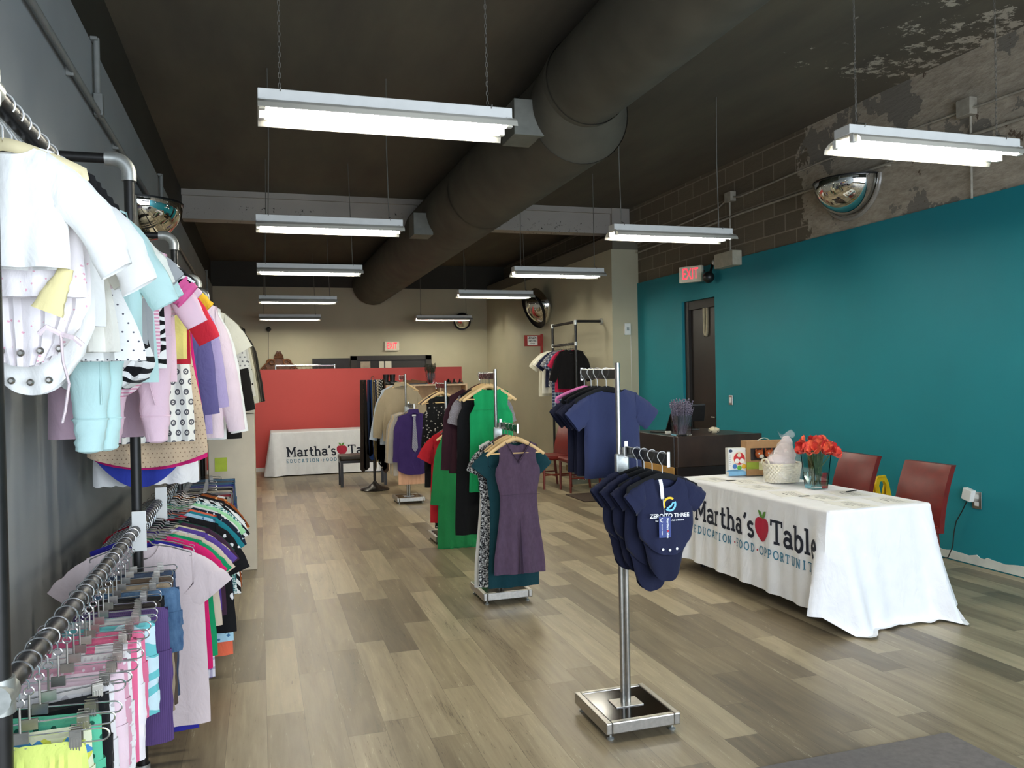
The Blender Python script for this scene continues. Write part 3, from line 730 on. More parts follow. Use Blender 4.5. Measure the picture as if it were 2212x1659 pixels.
# ------------------------------------------------------------------ two-arm display stands
def make_stand(u=0, d=0):
    root = empty('display_stand', (0, 0, 0), 'x', 'clothes stand')
    fr = MB(); a, b = .185, .195
    for s in (-1, 1):
        fr.span((s*a-.0, -b, .03), (s*(a-.03), b, .085)); fr.span((-a+.03, s*b, .03), (a-.03, s*(b-.03), .085))
    fr.build('base_frame', 'steel', root, False, bevel=.006)
    MB().span((-a+.0305, -b+.0305, .045), (a-.0305, b-.0305, .0815)).build('base_panel', 'gloss_black', root, False, bevel=.002)
    for sx in (-1, 1):
        for sy in (-1, 1):
            MB().lathe([(.0001, 0), (.016, 0), (.017, .006), (.006, .012), (.006, .032)], 12, (sx*(a-.03), sy*(b-.03), 0)).build('foot', 'galv', root)
    MB().span((-.07, -.05, .0815), (.07, .05, .086)).build('mounting_plate', 'steel', root, False, bevel=.001)
    MB().tube([(-.0135, 0, .083), (-.0135, 0, 1.70+u)], .0125, 14).build('pole', 'steel', root)
    p2 = MB().tube([(.0135, 0, .083), (.0135, 0, 1.30+d)], .0125, 14); p2.build('pole', 'steel', root)
    MB().span((-.033, -.016, 1.08), (.034, .016, 1.27)).build('sleeve', 'galv', root, False, bevel=.008)
    MB().span((-.023, .01, 1.625+u), (-.015, .43, 1.672+u)).build('upper_arm', 'acrylic', root, False, bevel=.002)
    MB().tube([(-.019, .01, 1.672+u), (-.019, .43, 1.672+u)], .004).build('upper_rail', 'steel', root)
    MB().span((-.027, .43, 1.615+u), (-.011, .436, 1.685+u)).build('end_cap', 'steel', root, False, bevel=.003)
    MB().span((.014, -.43, 1.255+d), (.022, -.01, 1.302+d)).build('lower_arm', 'acrylic', root, False, bevel=.002)
    MB().tube([(.018, -.43, 1.302+d), (.018, -.01, 1.302+d)], .004).build('lower_rail', 'steel', root)
    MB().span((.010, -.436, 1.245+d), (.026, -.43, 1.315+d)).build('end_cap', 'steel', root, False, bevel=.003)
    MB().span((.008, -.018, 1.25+d), (.028, -.01, 1.33+d)).build('arm_bracket', 'steel', root, False, bevel=.002)
    return root
ST = make_stand(); stands = []
for i, (x, y, l) in enumerate(((1.635, 3.54, 'steel two arm stand in front holding navy baby shirts'), (1.69, 5.83, 'steel two arm stand with the plum jumpsuit and green blouse'),
                            (1.80, 8.02, 'steel two arm stand behind the green tunic with wooden hangers above'), (1.86, 10.72, 'furthest steel two arm stand holding the purple dress shirt'))):
    s = ST if i == 0 else make_stand(-.09, -.05) if i == 2 else copy_tree(ST); s.location = (x, y, 0); s['label'] = l; s['group'] = 'two arm clothes stands'; stands.append((x, y))
def low(i, d): x, y = stands[i]; return (x+.018, y-d, 1.306-(.05 if i == 2 else 0))
def upp(i, d): x, y = stands[i]; return (x-.019, y+d, 1.676-(.09 if i == 2 else 0))
HR = .0075
def hstand(style, pt, o, what, i, up, rz=0, drop=-.085):
    what = short('', what).strip()
    # flat arm: a larger hook whose inner top rests on the rail
    R = .021
    return hang(style, R, (pt[0], pt[1], pt[2]-R+.004), o, what, 'hangers on the display stands', rz, drop-.0)

# ---- stand 1: navy tees above, navy bodysuits below
NAVY = F('navy_cotton', '#242842'); NAVY2 = F('navy_cotton_dark', '#1d2036')
tees = [(.40, 'pink', 'rearmost navy child tee on the pink hanger', NAVY2), (.31, 'velvet', 'third navy child tee back on the front stand', NAVY2), (.23, 'velvet', 'second navy child tee on the front stand upper arm', NAVY2), (.12, 'velvet', 'nearest navy child tee seen from the back, right behind the pole', F('navy_tee_blue', '#343a5a'))]
for k, (d, st, lb, mt) in enumerate(tees):
    o = garment('child_tee', lb, 't-shirt', mt, .135, .148, .152, .43, (.062, .02 if k == 3 else .04, .015, 'r'), .30, (.115, .068, .056, 38), .024, None, (.006, 3), 'navy tees on the upper arm', seed=20+k)
    p = upp(0, d); dxs = (-.05, -.04, -.03, .03)[k]
    hstand(st, (p[0], p[1], p[2]), o, short(('pink' if st == 'pink' else 'black')+' hanger carrying the', lb), 0, True, (.03, .01, .0, .0)[k]); o.location.x += (.05, .05, .035, .03)[k]
def map_front(o, prof, L, T, off=.003, cx=0, cz=0):
    def f(x, y):
        s = min(1, abs(x)/.16); return (cx+x, -T*1.06*math.sqrt(max(0, 1-s**4))-.012, cz+y)
    return f
ons = [(.13, 'rearmost navy bodysuit on the lower arm, only its sleeve and side in view'), (.20, 'third navy bodysuit from the front on the lower arm'), (.28, 'second navy bodysuit, hem snaps hanging below the front one'), (.375, 'front navy baby bodysuit with white lettering and a blue tag')]
for k, (d, lb) in enumerate(ons):
    prof = [(0, .105), (.28, .124), (.7, .130), (.88, .122), (1, .092)]
    o = garment('baby_bodysuit', lb, 'bodysuit', NAVY if k == 3 else NAVY2, prof=prof, L=.335 if k != 2 else .40, W=.105, neck=(.055, .05, .012, 'r'), slope=.32, sl=(.085, .058, .05, 35), T=.03, fold=(.004, 3), group='navy bodysuits on the lower arm', seed=31+k,
                hem=lambda s, side: .045*abs(s)**2.5)
    Lz = .335 if k != 2 else .40
    fl = MB(); shell(fl, [(0, .10), (.35, .088), (.7, .08), (1, .07)], .175, .02, 0, 0, 0, 'r', 0, lambda s, side: .06*abs(s)**2.6, (.004, 2), 60+k, 16, 12)
    fl.v = [(x, y+.012, z-Lz+.055) for x, y, z in fl.v]
    child(o, 'back_flap', fl, NAVY2)
    for q in (-1, 0, 1):
        sn = MB().sphere((0, 0, 0), .0062, 10, 6, (1, .5, 1)); sn.v = [(x+q*.032, y-.042, z-Lz+.022+.004*abs(q)) for x, y, z in sn.v]
        child(o, 'snap', sn, 'white_print', 'white metal snap')
    if k >= 2:
        mf = map_front(o, None, 0, .032, cz=0)
        pr = text_on('ZERO TO THREE', .024, lambda x, y: mf(x, y-.165), .0006); child(o, 'printed_text', pr, 'white_print', 'white printed lettering', False)
        pr = text_on('Early connections last a lifetime', .0105, lambda x, y: mf(x*.98, y-.185), .0002); child(o, 'printed_text', pr, 'white_print', 'white printed lettering', False)
    if k == 3:
        ye = MB(); stroke(ye, arc(0, -.115, .026, .026, 50, 215, 24), .009, mf, .004); child(o, 'printed_crescent', ye, plain('logo_yellow', '#f2c52e', .8, 0, .02), 'yellow crescent print', False)
        bl = MB(); stroke(bl, arc(.002, -.117, .024, .026, 225, 385, 24), .009, mf, .004); stroke(bl, [(-.012, -.135), (.006, -.124), (.018, -.108)], .008, mf, .004); child(o, 'printed_hand', bl, plain('logo_blue', '#7cc8e6', .8, 0, .02), 'light blue hand print', False)
        nl = MB().grid(lambda u, v: (-.045+.016*u+.012*v, -.036-.004*math.sin(v*5), -.01-.085*v), 3, 10); child(o, 'care_label', nl, 'white_print', 'long white care label')
        tg = MB().span((-.055, -.058, -.255), (-.001, -.056, -.165)); tgo = child(o, 'swing_tag', tg, plain('tag_blue', '#24387c', .5, 0, .03), 'blue cardboard swing tag', False)
        tt = text_on("Martha's", .0145, lambda x, y: (-.016+y, -.0595, -.197-x), .0003); tt.v += []; tt.build('tag_text', 'white_print', tgo, False)
        t2 = text_on('Table', .0145, lambda x, y: (-.016+y, -.0595, -.241-x), .0003); t2.build('tag_text', 'white_print', tgo, False)
        apl = MB().disc(.005, 0, 12); apl.v = [(-.015+x, -.0596, -.2275+y) for x, y, z in apl.v]; apl.build('tag_apple', plain('apple_red', '#b3123a'), tgo, False)
        t3 = text_on('ZERO TO THREE', .0062, lambda x, y: (-.042+y, -.0595, -.22-x), .0001); t3.build('tag_text', 'white_print', tgo, False)
        lg = MB(); stroke(lg, arc(-.041, -.18, .007, .008, 60, 300, 14), .003, lambda x, y: (x, -.0596, y), .002); lg.build('tag_emblem', 'white_print', tgo, False)
        MB().tube([(-.028, -.0575, -.168), (-.03, -.05, -.12), (-.028, -.04, -.09)], .001, 5).build('tag_string', 'white_print', tgo)
    hstand('velvet', low(0, d), o, 'black velvet hanger carrying the '+lb.split(' on')[0].split(',')[0], 0, False, (.0, -.02, -.04, -.08)[k]); o.location.x += (-.045, -.03, -.01, .012)[k]

# ---- stand 2: blouse and long tops above, dresses below
WH = F('white_knit', '#e9e9e4')
def dress(name, lb, mt, d, i, up, style='wood', rz=0, dx=0, **kw):
    if style in ('wood', 'brown'): kw.setdefault('slope', .48)
    kw.setdefault('fold', (.011, 4))
    o = garment(name, lb, kw.pop('cat', 'dress'), mt, **kw)
    hstand(style, (upp if up else low)(i, d), o, short(('pale wooden' if style == 'wood' else 'dark brown wooden' if style == 'brown' else 'white wire' if style == 'wire' else 'black')+' hanger carrying the', lb), i, up, rz, -.105 if style in ('wood', 'brown') else -.085)
    o.location.x += dx; return o
dress('long_sleeved_shirt', 'dark maroon long sleeved top on the second stand, its sleeve hanging left', F('maroon_knit', '#3a1f28'), .40, 1, True, 'brown', .05, -.07, cat='shirt', W=.185, C=.2, H=.2, L=.66, sl=(.52, .062, .04, 84), group=None, seed=1)
dress('sparkly_shirt', 'silver grey sparkling short sleeved top behind the green blouse', F('sparkle_grey', '#8a8488', 'floral', '#b9b4b8', 160, .25), .33, 1, True, 'wood', .0, -.01, cat='shirt', W=.19, C=.2, H=.21, L=.6, sl=(.16, .07, .062, 75), seed=2)
dress('black_dress', 'long black dress hanging behind the green sleeveless blouse', F('black_crepe', '#141417'), .26, 1, True, 'wood', .03, -.04, W=.16, C=.19, H=.22, L=1.12, cut=True, seed=3)
gb = dress('sleeveless_blouse', 'bright green sleeveless blouse seen from the back on the second stand', F('bright_green', '#169a5c'), .14, 1, True, 'wood', 0, .01, cat='blouse', W=.14, C=.168, H=.185, L=.78, cut=True, neck=(.07, .02, .012, 'r'), slope=.3, fold=(.012, 5), seed=4)
sm = MB().tube([(x/10*.15, -.034, -.16) for x in range(-10, 11)], .0012, 5); child(gb, 'yoke_seam', sm, F('bright_green_dk', '#0f7d4a'))
wd = dress('white_dress', 'white sleeveless dress with a black waistband, rearmost below the green blouse', WH, .12, 1, False, 'brown', .03, -.05, W=.15, C=.165, H=.205, L=1.06, cut=True, waist=(.3, .15), fold=(.016, 6), seed=5)
bd = MB(); shell(bd, [(0, .158), (1, .158)], .035, .034, 0, 0, 0, 'r', 0, None, (.002, 3), 5, 20, 3); bd.v = [(x, y, z-.33) for x, y, z in bd.v]; child(wd, 'waistband', bd, 'velvet', 'black waistband')
dress('tweed_dress', 'black and white tweed dress with short sleeves on the second stand', F('tweed', '#17171b', 'tweed', '#d9d9d6', 52, .085), .20, 1, False, 'wood', .03, -.045, W=.165, C=.185, H=.2, L=1.04, sl=(.13, .075, .07, 62), waist=(.4, .17), fold=(.01, 4), seed=6)
dress('teal_dress', 'dark teal dress whose cap sleeves show beside the plum jumpsuit', F('dark_teal', '#123a42'), .28, 1, False, 'wood', .0, .0, W=.185, C=.19, H=.19, L=1.04, sl=(.105, .085, .08, 50), waist=(.4, .17), fold=(.006, 3), seed=7)
pj = dress('plum_jumpsuit', 'plum sleeveless v-neck jumpsuit at the front of the second stand', F('plum_weave', '#4c3c4e', 'denim', '#58465c', 60), .375, 1, False, 'wood', -.03, .015, cat='jumpsuit', W=.142, C=.165, H=.188, L=.925, cut=True, neck=(.092, .15, .03, 'v'), slope=.45, waist=(.4, .135), fold=(.010, 3), seed=8)
child(pj, 'added_neck_shade_line', MB().tube([(.092*math.sin(q), -.0225-.004*math.cos(q), -.15*(1-abs(math.sin(q)))) for q in [-PI/2+PI*i/16 for i in range(17)]], .003, 6), F('plum_dark', '#382b3c'))  # added dark line, stands in for shading that would show the neckline edge
child(pj, 'waist_seam', MB().tube([(x/10*.148, -.034, -.365-.004*abs(x)/10) for x in range(-10, 11)], .0013, 5), F('plum_dark', '#382b3c'))
pl = MB(); pl.add([(0, -.04, -.52), (-.016, -.046, -.922), (.016, -.046, -.922), (0, -.036, -.922)], [(0, 1, 3), (0, 3, 2)]); child(pj, 'centre_pleat', pl, F('plum_dark', '#382b3c'), 'dark centre pleat')
child(pj, 'neck_label', MB().span((-.018, .022, -.075), (.018, .024, -.055)), plain('label_red', '#a02a3a'), 'small red label')

# ---- stand 3
FLOR = F('black_floral', '#121214', 'floral', '#c9c3b8', 30, .22)
dress('camisole', 'black floral cami with thin straps hanging above the green tunic', FLOR, .16, 2, True, 'wood', .02, -.01, cat='shirt', W=.14, C=.19, H=.22, L=.62, cut=True, neck=(.1, .1, .08, 'r'), seed=10)
dress('black_dress', 'black dress with floral edge at the back of the third stand', F('black_crepe', '#141417'), .25, 2, True, 'brown', .0, .0, W=.15, C=.165, H=.175, L=.95, cut=True, seed=11)
dress('sleeveless_shirt', 'mint top on a pale hanger at the back of the third stand', F('mint', '#4fa58c'), .34, 2, True, 'wood', .0, .02, cat='shirt', W=.14, C=.15, H=.16, L=.9, cut=True, seed=12)
dress('print_dress', 'black dress with white print below the floral cami', F('black_dots', '#131316', 'dots', '#cfcac0', 40, .2), .12, 2, False, 'brown', .0, .0, W=.17, C=.18, H=.19, L=.98, sl=(.12, .07, .06, 72), seed=13)
dress('red_dress', 'red dress showing to the left of the green tunic', F('scarlet', '#b5202c'), .24, 2, False, 'brown', .0, -.04, W=.19, C=.2, H=.22, L=.9, sl=(.18, .085, .085, 60), seed=14)
gt = dress('green_tunic', 'long emerald green tunic dress with long sleeves on the third stand', F('emerald', '#1f7a43'), .37, 2, False, 'wood', -.03, .0, W=.17, C=.19, H=.22, L=1.12, neck=(.07, .1, .02, 'v'), sl=(.60, .068, .05, 83), fold=(.012, 4), seed=15)
hm = MB(); shell(hm, [(0, .21), (1, .225)], .13, .028, 0, 0, 0, 'r', 0, None, (.012, 6), 15, 26, 6); hm.v = [(x, y+.006, z-1.04) for x, y, z in hm.v]; child(gt, 'under_layer', hm, F('emerald', '#1f7a43'))
child(gt, 'neck_label', MB().span((.0, .01, -.05), (.035, .012, -.03)), 'paper', 'white neck label')
# ---- stand 4
jk = dress('tan_jacket', 'tan cotton jacket hanging at the top of the furthest stand', F('khaki', '#a3947a'), .16, 3, True, 'wood', .0, -.03, cat='jacket', W=.225, C=.25, H=.25, L=.75, neck=(.075, .03, .02, 'r'), sl=(.56, .085, .06, 78, .02), fold=(.008, 3), seed=16)
collar(jk, F('khaki', '#a3947a'), .075, .01)
lbs = dress('blue_shirt', 'pale blue shirt whose sleeve shows behind the tan jacket', F('pale_blue', '#b9c3cf'), .24, 3, True, 'wood', .0, -.06, cat='shirt', W=.22, C=.25, H=.25, L=.8, sl=(.6, .08, .05, 77), seed=17)
for d, lb, c, dx, kk in ((.10, 'grey striped shirt, rearmost on the lower arm of the furthest stand', '#a9a39b', -.05, 18), (.17, 'cream shirt second behind the purple dress shirt', '#c9b79a', -.045, 19), (.24, 'light grey shirt just behind the purple dress shirt', '#b8b3ac', -.03, 20)):
    o = dress('dress_shirt', lb, F('shirt_'+c[1:], c), d, 3, False, 'wire', .0, dx, cat='shirt', W=.2, C=.22, H=.22, L=.82, sl=(.55, .07, .045, 84), seed=kk)
pc = dress('ruffled_shirt', 'peach ruffled top with its hem showing under the purple shirt', F('peach', '#e5b392'), .31, 3, False, 'wire', .02, .0, cat='shirt', W=.17, C=.19, H=.2, L=.93, fold=(.006, 8), wr=.004, T=.015, seed=22)
ps = dress('dress_shirt', 'deep purple dress shirt with a striped tie on the furthest stand', F('deep_purple', '#3c2a63'), .385, 3, False, 'wire', 0, .0, cat='shirt', W=.205, C=.222, H=.22, L=.8, neck=(.06, .05, .01, 'v'), sl=(.52, .07, .048, 86), fold=(.005, 3), seed=21,
           hem=lambda s, side: .07*abs(s)**3)
collar(ps, F('deep_purple', '#3c2a63'), .06, .012)
child(ps, 'collar_label', MB().span((-.025, -.03, -.05), (.025, -.028, -.03)), 'paper', 'white collar label')
TIEG = F('tie_silver', '#9a98a2', 'diag', '#6f7396', 38, .22)
tie = MB(); tie.prism([(-.018, 0), (.018, 0), (.014, -.04), (.038, -.40), (0, -.455), (-.038, -.40), (-.014, -.04)], -.006, .004)
to = tie.build('neck_tie', TIEG); tag(to, 'silver diagonal striped tie lying over the purple shirt', 'tie'); to.location = (ps.location.x+.0, ps.location.y-.052, ps.location.z-.055)

# ================================================================== PIPE RACKS
RX, ZU, ZL = -.50, 2.235, 1.04
PR = .021
rack = empty('pipe_rack', (RX, 1.85, 0), 'black iron pipe rack with silver elbows along the left wall', 'clothes rack')
def rk(pts, r, name, mat, n=14, parent=rack, org=(RX, 1.85, 0)):
    return MB().tube([Vector(p)-Vector(org) for p in pts], r, n).build(name, mat, parent)
posts = [1.825, 3.72, 5.6, 7.8, 8.95, 11.1, 13.6, 16.3]
for y in posts:
    rk([(RX, y, 0), (RX, y, 2.53)], PR, 'post', 'blackpipe')
    rk([(RX, y, 2.49)]+[(RX-.06+.06*math.cos(a), y, 2.52+.06*math.sin(a)) for a in [PI/2*i/8 for i in range(9)]]+[(RX-.09, y, 2.58)], .029, 'elbow', 'galv')
    rk([(RX-.08, y, 2.58), (-.915, y, 2.58)], PR, 'wall_arm', 'blackpipe')
    rk([(-.905, y, 2.58), (-.92, y, 2.58)], .05, 'wall_flange', 'galv')
    MB().lathe([(.0001, 0), (.05, 0), (.05, .008), (.028, .012), (.028, .05)], 16, (0, y-1.85, 0)).build('floor_flange', 'galv', rack)
    for z in (ZU, ZL):
        t = MB().tube([(0, y-.035-1.85, z), (0, y+.035-1.85, z)], .029, 14); t.tube([(0, y-1.85, z-.035), (0, y-1.85, z+.035)], .0275, 14); t.build('cross_fitting', 'galv', rack)
for a, b in zip(posts, posts[1:]):
    for z, nm in ((ZU, 'upper_rail'), (ZL, 'lower_rail')):
        if a > 7 and z == ZL: continue
        rk([(RX, a+.03, z), (RX, b-.03, z)], PR, nm, 'blackpipe')
LR = .0245
WALLGRP = {'u': 'hangers on the upper left rail', 'l': 'hangers on the lower left rail'}
def on_rail(lvl, y, style, o, rz=None, dx=0, drop=-.085, what=None):
    z = ZU if lvl == 'u' else ZL
    rz = random.uniform(-.045, .03) if rz is None else rz
    lab = what or o['label']; lab = lab.split(' on the')[0].split(',')[0]
    nm = {'velvet': 'black hanger with a white hook', 'cream': 'cream plastic hanger', 'wire': 'thin metal hanger', 'clip': 'chrome clip hanger', 'wideclip': 'wide chrome clip hanger', 'wood': 'pale wooden hanger', 'brown': 'dark wooden hanger'}[style]
    if style == 'clip': rz += random.uniform(-.12, .12)
    h = hang(style, LR, (RX, y, z), o, short(nm+' holding the', lab), WALLGRP[lvl], rz, drop)
    if 'clip' in style: h.scale = (random.uniform(.92, 1.15), 1, 1)
    if o is not None: o.location.x += dx
    return o
random.seed(21)
# ---------------- upper rail, children's end
WHT = F('white_jersey', '#f1f1ee'); OFF = F('off_white', '#e6e4da'); PINKP = F('pink_print', '#f4eef0', 'floral', '#eab3c4', 62, .14)
MINT = F('pale_aqua', '#bfe0de'); PALEP = F('pale_pink', '#e9c9d6'); GREY = F('heather_grey', '#a9acae'); ZEB = F('zebra', '#f2f2f0', 'zebra', '#101014', 9)
def kid(name, lb, cat, mt, y, L, style='velvet', **kw):
    dx = kw.pop('dx', 0); rz = kw.pop('rz', None)
    o = garment(name, lb+', upper left rail', cat, mt, L=L, seed=int(y*100), group="children's clothes on the upper left rail", **kw)
    return on_rail('u', y, style, o, rz, dx)
ty = .045
kid('baby_shirt', 'nearest white long sleeved baby shirt on the cream hanger', 'baby shirt', WHT, 1.94, .255, 'cream', W=.096, C=.114, H=.12, neck=(.06, .02, .01, 'r'), slope=.22, sl=(.235, .055, .036, 57, .02), T=.026, fold=(.008, 3), rz=-.03)
o = kid('baby_shirt', 'white wrap baby top with pale yellow trim behind the nearest white shirt', 'baby shirt', PINKP, 2.005, .31, W=.1, C=.12, H=.13, sl=(.1, .05, .045, 55), T=.018, fold=(.005, 5), dx=.01, wr=.004)
m = MB(); sleeve(m, (.10, -.035, -.25), (.06, -.045, -.345), .014, .034, .012, .012); child(o, 'yellow_trim', m, F('pale_yellow', '#ecdfa6'), 'pale yellow trim')
def bodysuit(lb, mt, y, L, C, snaps=5, **kw):
    o = kid('baby_bodysuit', lb, 'bodysuit', mt, y, L, W=.1, prof=[(0, .1), (.25, C), (.75, C*1.02), (.9, C*.85), (1, C*.62)], T=.022, hem=lambda s, side: .05*s*s, **kw)
    for q in range(snaps):
        x = (q-(snaps-1)/2)*.038
        sn = MB().lathe([(.0001, -.003), (.004, -.003), (.0075, 0), (.0085, .002)], 10, axis='y'); sn.v = [(a+x, b-.036, c-L+.03+abs(x)*.12) for a, b, c in sn.v]
        child(o, 'snap', sn, 'steel', 'round metal snap')
    return o
o = bodysuit('white and pink print bodysuit with gathered hem and ribbon', PINKP, 2.065, .46, .135, 5, sl=(.12, .05, .045, 60), fold=(.008, 9), dx=.0)
m = MB().tube([(.085, -.06, -.39), (.09, -.07, -.45), (.1, -.065, -.5), (.092, -.07, -.56), (.085, -.066, -.585)], .003, 6, squash=2); m.tube([(.085, -.06, -.39), (.06, -.075, -.375), (.045, -.07, -.39)], .006, 6); m.tube([(.085, -.06, -.39), (.115, -.075, -.4), (.13, -.07, -.415)], .006, 6)
child(o, 'ribbon_tie', m, F('ribbon_pink', '#f1dfe4'), 'thin pink ribbon')
bodysuit('plain white bodysuit with three snaps hanging lowest at the near end', WHT, 2.14, .525, .13, 3, sl=(.12, .05, .045, 60), fold=(.005, 3), dx=-.0)
kid('baby_shirt', 'second white long sleeved baby shirt with loose cuffs', 'baby shirt', WHT, 2.23, .36, W=.11, C=.13, H=.14, sl=(.23, .055, .045, 58, .02), T=.028, fold=(.01, 4))
kid('baby_dress', 'white kimono style baby dress half hidden behind white shirts', 'baby dress', OFF, 2.32, .42, W=.11, C=.13, H=.16, sl=(.2, .05, .045, 64), T=.028, fold=(.012, 6))
o = kid('dotted_dress', 'white flared baby dress with small grey dots', 'baby dress', F('white_dotted', '#f0f1ef', 'dots', '#5a5a66', 40, .10), 2.44, .44, W=.11, C=.125, H=.205, T=.034, cut=True, fold=(.016, 5), dx=.0)
for s in (1, -1):
    m = MB(); sleeve(m, (s*.095, 0, -.06), (s*.15, -.01, -.24), .045, .05, .03, .03); child(o, 'sleeve', m, F('pale_pink2', '#f0d7de'), 'pale pink sleeve')
# footed sleeper
def sleeper(lb, mt, y, C, L, W=.11, dx=0, ang=62, rz=None, spread=.55, yo=0):
    o = garment('footed_sleeper', lb+', upper left rail', 'sleeper', mt, W=W, C=C, H=C*.98, L=L*.55, sl=(.24, .055, .042, ang), T=.034, group="children's clothes on the upper left rail", seed=int(y*77))
    for s in (-1, 1):
        mb = MB(); x1 = s*C*spread
        sleeve(mb, (s*C*spread*.9, s*yo*.5, -L*.45), (x1, s*yo, -L*.86), C*.52, C*.34, .036, .026, 0, 16, 14, s)
        sleeve(mb, (x1, s*yo, -L*.855), (x1+s*.004, s*yo-.012, -L*.985), C*.36, C*.27, .029, .03, 0, 16, 8, s+3)
        mb.sphere((x1+s*.004, s*yo-.014, -L*.975), C*.275, 18, 10, (1, .42, .42))
        mb.tube([(x1+C*.36*math.cos(q), s*yo+.028*math.sin(q), -L*.86) for q in [2*PI*i/20 for i in range(20)]], .0035, 6, True)
        lg = child(o, 'leg', mb, mt)
    zp = MB().tube([(.0, -.042, -.08), (.012, -.046, -L*.4), (C*spread, -.045-yo*.3, -L*.8)], .0025, 5); child(o, 'zip', zp, mt)
    on_rail('u', y, 'velvet', o, rz, dx); return o
sleeper('pale aqua footed fleece sleeper with legs hanging low', MINT, 2.58, .125, .70, dx=.055, rz=.1, W=.09, spread=.12, yo=.03)
bodysuit('white bodysuit with tiny grey flowers behind the dotted dress', F('grey_sprig', '#edecea', 'floral', '#8d8b95', 75, .2), 2.67, .53, .145, 0, sl=(.12, .05, .045, 60), dx=.01)
o = kid('baby_blouse', 'ivory baby blouse with gathered puff sleeves', 'blouse', F('ivory', '#ecede3'), 2.75, .4, W=.13, C=.14, H=.15, sl=(.17, .05, .062, 62, .02), T=.028, fold=(.012, 7))
o = kid('baby_shirt', 'grey baby top with a zebra striped lower half', 'baby shirt', GREY, 2.86, .38, W=.12, C=.135, H=.15, T=.028, sl=(.11, .055, .05, 55), dx=.01)
m = MB(); shell(m, [(0, .15), (.5, .17), (.8, .15), (1, .09)], .165, .05, 0, 0, 0, 'r', 0, None, (.02, 6), 8, 22, 10); m.v = [(x, y, z-.355) for x, y, z in m.v]; child(o, 'zebra_skirt', m, ZEB, 'black and white zebra print skirt')
kid('child_tee', 'light grey short sleeved tee with its sleeve sticking out', 't-shirt', GREY, 2.98, .42, W=.15, C=.16, H=.165, sl=(.125, .062, .055, 44), T=.026)
kid('child_dress', 'pale aqua short sleeved dress beside the grey tee', 'dress', MINT, 3.05, .5, W=.145, C=.155, H=.17, sl=(.16, .06, .06, 62), T=.026)
bodysuit('pink and white striped bodysuit beneath the zebra skirt', F('pink_stripe', '#f3dfe5', 'hstripe', '#e39bb4', 80, .45), 3.13, .56, .165, 2, sl=(.14, .055, .05, 55))
o = kid('child_tee', 'zebra print tee with hot pink cuffs', 't-shirt', ZEB, 3.2, .45, W=.15, C=.16, H=.165, sl=(.13, .062, .055, 42), T=.026, dx=.015)
for s in (1, -1):
    m = MB(); sleeve(m, (s*.205, 0, -.155), (s*.245, 0, -.19), .056, .052, .03, .028); child(o, 'cuff', m, F('hot_pink', '#e0609c'), 'hot pink cuff')
sleeper('pink footed sleeper with legs in front of the medallion tunic', PALEP, 3.3, .14, .73, .13, dx=.05, rz=.12)
kid('child_tee', 'pale pink tee with striped sleeves', 't-shirt', F('pink_stripe2', '#f2d3dc', 'hstripe', '#f7f0f2', 60, .5), 3.4, .45, W=.155, C=.165, H=.17, sl=(.16, .06, .055, 58), T=.026)
kid('child_tunic', 'dusty mauve tunic sticking out toward the wall', 'tunic', F('dusty_mauve', '#b79dab'), 3.47, .71, W=.15, C=.165, H=.18, sl=(.16, .07, .06, 66), T=.03, dx=-.09)
kid('child_tee', 'light pink polo tee just before the front post', 't-shirt', PALEP, 3.54, .5, W=.16, C=.17, H=.175, sl=(.13, .062, .055, 44), T=.026, dx=.01)
kid('child_tee', 'white undershirt tee just before the front post', 't-shirt', OFF, 3.61, .45, W=.16, C=.18, H=.18, sl=(.13, .06, .055, 60), T=.03, dx=-.015)
# ---------------- upper rail, adults' end
def adult(name, lb, cat, mt, y, L, style='wire', **kw):
    dx = kw.pop('dx', 0); rz = kw.pop('rz', None)
    o = garment(name, lb+', upper left rail', cat, mt, L=L, seed=int(y*100), group='adult clothes on the upper left rail', **kw)
    return on_rail('u', y, style, o, rz, dx)
adult('jumper', 'mustard yellow jumper just beyond the front post', 'jumper', F('mustard', '#d6a92c'), 4.05, .36, W=.18, C=.19, H=.19, sl=(.12, .065, .06, 45), dx=.01)
adult('cardigan', 'bright red cardigan with its sleeve hanging over the yellow vest', 'cardigan', F('bright_red', '#c0283a'), 3.96, .42, W=.185, C=.2, H=.205, sl=(.25, .06, .05, 62))
adult('fleece_vest', 'fuzzy pale yellow fleece vest', 'vest', F('fuzzy_yellow', '#dccd7c', rough=1), 3.86, .40, W=.17, C=.2, H=.2, cut=True, T=.06, wr=.02, fold=(.012, 4))
adult('print_tunic', 'white sleeveless tunic with grey medallion print', 'tunic', F('medallion', '#e9e8e2', 'medallion', '#55555c', 21), 4.12, .78, W=.15, C=.18, H=.205, cut=True, fold=(.018, 6), T=.03)
td = adult('dotted_dress', 'tan dress with fine brown dots and a curved hem', 'dress', F('tan_dot', '#c2ad93', 'dots', '#7d6653', 48, .13), 4.3, .91, W=.16, C=.19, H=.27, cut=True, fold=(.008, 3), T=.034, dx=-.02, hem=lambda s, side: .06*s*s)
adult('dress', 'magenta dress hem below the tan dotted dress', 'dress', F('magenta', '#c3206e'), 4.42, .935, W=.17, C=.2, H=.26, cut=True, fold=(.008, 4), dx=-.02, hem=lambda s, side: .05*s*s)
adult('tunic', 'royal blue tunic with a deep rounded hem', 'tunic', F('royal_blue', '#3644a8'), 4.5, 1.03, W=.17, C=.2, H=.235, cut=True, fold=(.008, 3), dx=-.08, hem=lambda s, side: .19*s*s)
wsd = adult('slip_dress', 'white slip dress with a scalloped hem', 'dress', F('white_cotton', '#eeeeec'), 4.62, 1.04, W=.16, C=.2, H=.255, cut=True, fold=(.012, 4), dx=-.07, hem=lambda s, side: .012*abs(math.sin(s*14)))
